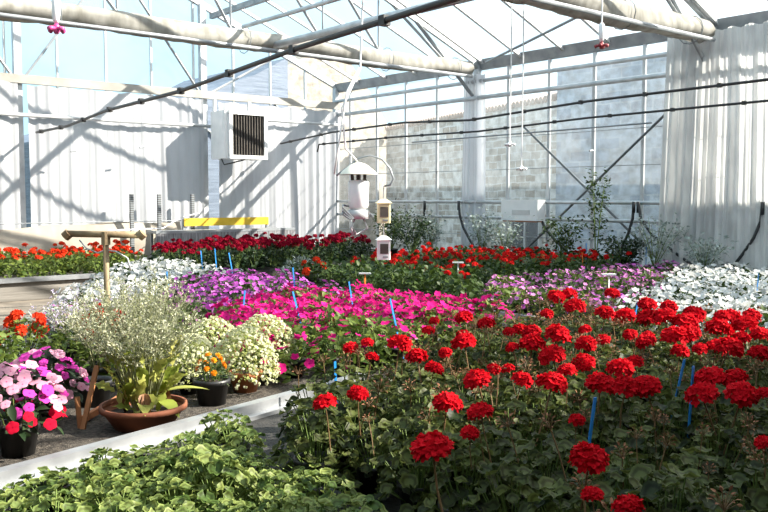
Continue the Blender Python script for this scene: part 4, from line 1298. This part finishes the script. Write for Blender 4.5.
# verbena, leafy and silver pots at the left
def leafy(loc, seed, label, cat, R, H, leaf, nl, L, W, heads=None, nh=0, name='potted_bedding_plant', hs=1.0):
    r = random.Random(seed)
    t = ent(name, label, cat, loc)
    part('pot', pot_mesh('pot', .055, .072, .11, M['blackpot']), t)
    part('soil', soil_mesh(.066, .09), t)
    part('foliage', ovate_foliage('foliage', r, nl, R, H, L, W, M[leaf], .07, True, 2), t)
    for p, nr in (dome_pts(nh, R * .8, H, .09, r, .95, .6) if heads else []):
        part('flower_head', r.choice(heads), t, p + nr * .03, jit(nr, r, .2).to_track_quat('Z', 'Y').to_euler(), hs * r.uniform(.7, 1.1))
    return t
leafy((1.62, 5.30, ZB), 41, 'verbena with orange red flower heads at the left edge', 'potted plant', .15, .25, 'bright_leaf', 120, .055, .03, HV, 6, 'potted_verbena')
leafy((2.02, 5.10, ZB), 42, 'verbena with scarlet flower heads left of the standpipe', 'potted plant', .15, .26, 'bright_leaf', 120, .055, .03, HS_, 8, 'potted_verbena', .9)
leafy((1.38, 4.98, ZB), 43, 'bushy green potted plant at the left edge, behind the impatiens', 'potted plant', .17, .24, 'bright_leaf', 150, .06, .034)
leafy((1.62, 4.72, ZB), 44, 'bushy green potted plant in the middle of the leafy row behind the impatiens', 'potted plant', .17, .23, 'bright_leaf', 150, .06, .034)
leafy((1.25, 4.55, ZB), 45, 'low green potted plant directly behind the front left impatiens', 'potted plant', .16, .20, 'bright_leaf', 150, .055, .034)
leafy((1.90, 4.48, ZB), 46, 'leafy green potted plant behind the leaning stake', 'potted plant', .14, .20, 'bright_leaf', 130, .055, .03)
leafy((1.72, 5.62, ZB), 47, 'silver leaved potted plant behind the orange red verbena', 'potted plant', .15, .25, 'silver_leaf', 160, .05, .018)
leafy((2.10, 5.65, ZB), 48, 'silver leaved potted plant behind the scarlet verbena', 'potted plant', .15, .24, 'silver_leaf', 160, .05, .018)
leafy((2.12, 6.15, ZB), 49, 'silver leaved potted plant before the white petunias', 'potted plant', .15, .22, 'silver_leaf', 160, .05, .018)
t = ent('potted_petunia', 'single violet petunia plant at the left end of the white petunias', 'potted plant', (2.48, 6.45, ZB))
part('pot', POT, t); part('foliage', PF[0], t); part('blossoms', D_B[0], t)
t = ent('potted_petunia', 'pale violet petunia plant behind the silver leaved plants', 'potted plant', (2.2, 6.35, ZB))
part('pot', POT, t); part('foliage', PFB[0], t); part('blossoms', D_BR[0], t)
leafy((2.68, 6.05, ZB), 51, 'green bushy plant between the standpipe and the mauve petunias', 'potted plant', .18, .25, 'lime_leaf', 170, .05, .03)
leafy((2.75, 5.45, ZB), 52, 'green bushy plant left of the magenta impatiens', 'potted plant', .17, .22, 'bright_leaf', 150, .055, .03)
# empty dark pots
for i, (x, y, lb) in enumerate(((1.62, 4.22, 'empty black pot behind the leaning stake'), (1.30, 4.28, 'empty black pot between the impatiens pots'), (1.92, 4.12, 'empty black pot behind the terracotta bowl'))):
    t = ent('plant_pot', lb, 'pot', (x, y, ZB), group=None)
    part('body', pot_mesh('body', .07, .09, .13, M['blackpot']), t)
    part('soil', soil_mesh(.083, .10), t)

# ================================================================== SHRUBS ALONG THE RIGHT WALL
def shrub(loc, seed, label, R, H, leaf, n, climb=False):
    r = random.Random(seed)
    t = ent('potted_shrub', label, 'shrub', loc)
    part('pot', pot_mesh('pot', .09, .12, .2, M['blackpot']), t)
    st = MB().use(M['stem_green']); lf = MB().use(M[leaf])
    for i in range(9 if not climb else 4):
        a = i * 2.4; k = r.uniform(.4, 1)
        tip = Vector((R * k * math.cos(a), R * k * math.sin(a), .2 + H * r.uniform(.7, 1)))
        b0 = Vector((0, 0, .15)); mid = b0.lerp(tip, .5) + Vector((0, 0, H * .08))
        st.tube([tuple(b0), tuple(mid), tuple(tip)], [.008, .005, .002], 5, False)
        for q in range(int(n * 1.9)):
            s = r.uniform(.25, 1)
            p = b0.lerp(mid, s * 2) if s < .5 else mid.lerp(tip, (s - .5) * 2)
            p = p + Vector((r.gauss(0, 1), r.gauss(0, 1), r.gauss(0, 1))) * (.05 if climb else .06)
            ovate_leaf(lf, p, jit((math.cos(a), math.sin(a), .2), r, 1), jit((0, 0, 1), r, .7), r.uniform(.04, .07), .03, r, .2, 2)
    part('stems', st.mesh('stems', True), t)
    part('foliage', lf.mesh('foliage', True), t)
for i, (x, y, R, H, leaf, n, cl, lb) in enumerate((
    (9.45, 8.95, .34, .66, 'silver_leaf', 26, False, 'grey leaved shrub below the white control box'),
    (9.5, 7.45, .26, .62, 'far_leaf', 30, False, 'green shrub left of the tall climbing plant'),
    (9.6, 6.98, .16, 1.30, 'far_leaf', 46, True, 'tall climbing plant at the crossing brace'),
    (9.5, 6.45, .34, .34, 'dark_leaf', 40, False, 'low dark shrub at the foot of the climbing plant'),
    (9.5, 6.02, .40, .62, 'silver_leaf', 24, False, 'grey leaved shrub left of the gathered curtain'),
    (9.5, 5.35, .30, .36, 'silver_leaf', 24, False, 'small grey shrub before the gathered curtain'),
    (9.4, 10.05, .34, .58, 'silver_leaf', 26, False, 'grey leaved shrub at the narrow bunched curtain'),
    (9.3, 10.9, .40, .66, 'far_leaf', 40, False, 'green shrub left of the narrow bunched curtain'),
    (8.7, 9.7, .40, .55, 'dark_leaf', 40, False, 'dark shrub between the burgundy and the scarlet geraniums'),
    (9.2, 8.25, .26, .48, 'silver_leaf', 24, False, 'small grey shrub behind the scarlet geraniums, right of the control box'))):
    shrub((x, y, ZB), 60 + i, lb, R, H, leaf, n, cl)
# silver mound and orange-red plants at the far corner of the right bench
leafy((5.85, 8.55, ZB), 71, 'silver leaved mound at the far left corner of the right bench', 'potted plant', .26, .28, 'silver_leaf', 220, .06, .02)
leafy((5.75, 8.15, ZB), 72, 'vermilion flowered plant before the silver mound on the right bench', 'potted plant', .20, .22, 'far_leaf', 120, .06, .04, HV, 5)

# ================================================================== LABEL STICKS
def stick(x, y, z0, z1, lean, mat, label, w=.014, grp=None, cat='plant label', tag=False):
    t = solo('label_stick', bar(MB().use(M[mat]), (0, 0, z0), (lean[0], lean[1], z1), w, .004), label, cat, grp, (x, y, 0))
    return t
def stick_px(pt, pb, z, mat, label, w=.014):
    """stick whose foot stands in the canopy at pb and whose tip leans towards the bearing of pt"""
    b = unhead(pb[0], pb[1], z)
    dist = math.hypot(b.x, b.y)
    dd = (b - Vector((0, 0, EYE))).length
    s = dd / 852
    h = (pb[1] - pt[1]) * s * 1.02; lx = (pt[0] - pb[0]) * s
    stick(b.x, b.y, ZB, ZB, (0, 0), mat, label) if False else None
    mb = bar(MB().use(M[mat]), tuple(RV * (-lx * (z - ZB) / max(h, .02)) * .6 + Vector((0, 0, ZB - z))), tuple(RV * lx + Vector((0, 0, h))), w, .004)
    solo('label_stick', mb, label, 'plant label', None, (b.x, b.y, z))
ST = [((335, 362), (336, 386), .37, 'blue', 'blue label stick at the end of the aluminium rim'),
      ((594, 400), (587, 446), .50, 'blue', 'blue label stick in the front bed above the lowest big flower head'),
      ((683, 362), (673, 399), .52, 'blue', 'leaning blue label stick in the front bed, left one of the pair at right'),
      ((692, 370), (689, 417), .50, 'blue', 'upright blue label stick in the front bed, right one of the pair at right'),
      ((390, 299), (398, 328), .46, 'blue', 'blue label stick at the front of the magenta impatiens'),
      ((293, 292), (301, 318), .46, 'blue', 'blue label stick left of the middle of the magenta impatiens'),
      ((293, 268), (295, 287), .46, 'blue', 'blue label stick between mauve petunias and magenta impatiens'),
      ((349, 282), (353, 303), .46, 'blue', 'blue label stick in the rear of the magenta impatiens'),
      ((586, 244), (586, 262), .50, 'blue', 'blue label stick behind the pink mauve petunias'),
      ((646, 248), (646, 261), .50, 'blue', 'blue label stick at the foot of the climbing plant'),
      ((692, 248), (692, 260), .50, 'blue', 'blue label stick before the gathered curtain'),
      ((637, 303), (634, 318), .50, 'blue', 'blue label stick at the front of the white petunias on the right bench'),
      ((758, 275), (757, 288), .50, 'blue', 'blue label stick among the white petunias at the right edge'),
      ((201, 251), (202, 260), .57, 'blue', 'left blue label stick at the back of the white petunias'),
      ((215, 249), (216, 259), .57, 'blue', 'middle blue label stick at the back of the white petunias'),
      ((229, 253), (231, 261), .57, 'blue', 'right blue label stick at the back of the white petunias'),
      ((245, 291), (243, 307), .46, 'blue', 'blue label stick at the left side of the magenta impatiens'),
      ((167, 272), (169, 283), .46, 'blue', 'blue label stick at the left of the mauve petunias'),
      ((582, 253), (583, 264), .50, 'orange', 'orange label stick behind the pink mauve petunias')]
for a, b, z, m, lb in ST:
    stick_px(a, b, z, m, lb, .013 if a[1] > 340 else .013)
p = unhead(365, 283, .46)
t = ent('plant_sign', 'white topped orange T label among the magenta impatiens', 'plant label', (p.x, p.y, .46))
part('stem', bar(MB().use(M['orange']), (0, 0, -.2), (0, 0, .09), .016, .006), t)
part('plate', MB().use(M['white']).box((0, 0, .095), (.12, .04, .012), D2R(-40)), t)
for (px, py, lb) in ((458, 263, 'white label plate among the scarlet geraniums'), (609, 275, 'white label plate among the pink mauve petunias')):
    p = unhead(px, py, .60)
    t = ent('plant_sign', lb, 'plant label', (p.x, p.y, .60))
    part('stem', bar(MB().use(M['white']), (0, 0, -.3), (0, 0, 0), .012, .005), t)
    part('plate', MB().use(M['white']).box((0, 0, .005), (.12, .05, .012), D2R(-40)), t)

# ================================================================== LIGHT
w = bpy.data.worlds.new('world'); scene.world = w
w.use_nodes = True
nt = w.node_tree; nt.nodes.clear()
SUN_DIR = Vector((.76, -.64, .66)).normalized()
tc = nt.nodes.new('ShaderNodeTexCoord')
dp = nt.nodes.new('ShaderNodeVectorMath'); dp.operation = 'DOT_PRODUCT'
dp.inputs[1].default_value = tuple(Vector((SUN_DIR.x, SUN_DIR.y, .35)).normalized())
nt.links.new(tc.outputs['Generated'], dp.inputs[0])
sr = nt.nodes.new('ShaderNodeValToRGB')
el = sr.color_ramp.elements
el[0].position = 0.02; el[0].color = (.335, .52, .63, 1)
el[1].position = 0.62; el[1].color = (1.05, 1.08, 1.08, 1)
e2 = el.new(0.30); e2.color = (.62, .75, .82, 1)
nt.links.new(dp.outputs['Value'], sr.inputs[0])
cn = nt.nodes.new('ShaderNodeTexNoise'); cn.inputs['Scale'].default_value = 2.2; cn.inputs['Detail'].default_value = 6
nt.links.new(tc.outputs['Generated'], cn.inputs['Vector'])
cr = nt.nodes.new('ShaderNodeValToRGB')
cr.color_ramp.elements[0].position = .48; cr.color_ramp.elements[0].color = (0, 0, 0, 1)
cr.color_ramp.elements[1].position = .75; cr.color_ramp.elements[1].color = (.35, .35, .35, 1)
nt.links.new(cn.outputs['Fac'], cr.inputs[0])
cm = nt.nodes.new('ShaderNodeMix'); cm.data_type = 'RGBA'
nt.links.new(cr.outputs[0], cm.inputs[0]); nt.links.new(sr.outputs[0], cm.inputs[6]); cm.inputs[7].default_value = (.85, .9, .92, 1)
bg = nt.nodes.new('ShaderNodeBackground'); bg.inputs[1].default_value = 1.45
ow = nt.nodes.new('ShaderNodeOutputWorld')
nt.links.new(cm.outputs[2], bg.inputs[0]); nt.links.new(bg.outputs[0], ow.inputs[0])
sl = bpy.data.lights.new('sun', 'SUN'); sl.energy = 10.5; sl.angle = D2R(0.6); sl.color = (1.0, .92, .79)
so = bpy.data.objects.new('sun', sl); COL.objects.link(so)
so.rotation_euler = SUN_DIR.to_track_quat('Z', 'Y').to_euler()
so.location = (20, -8, 15)
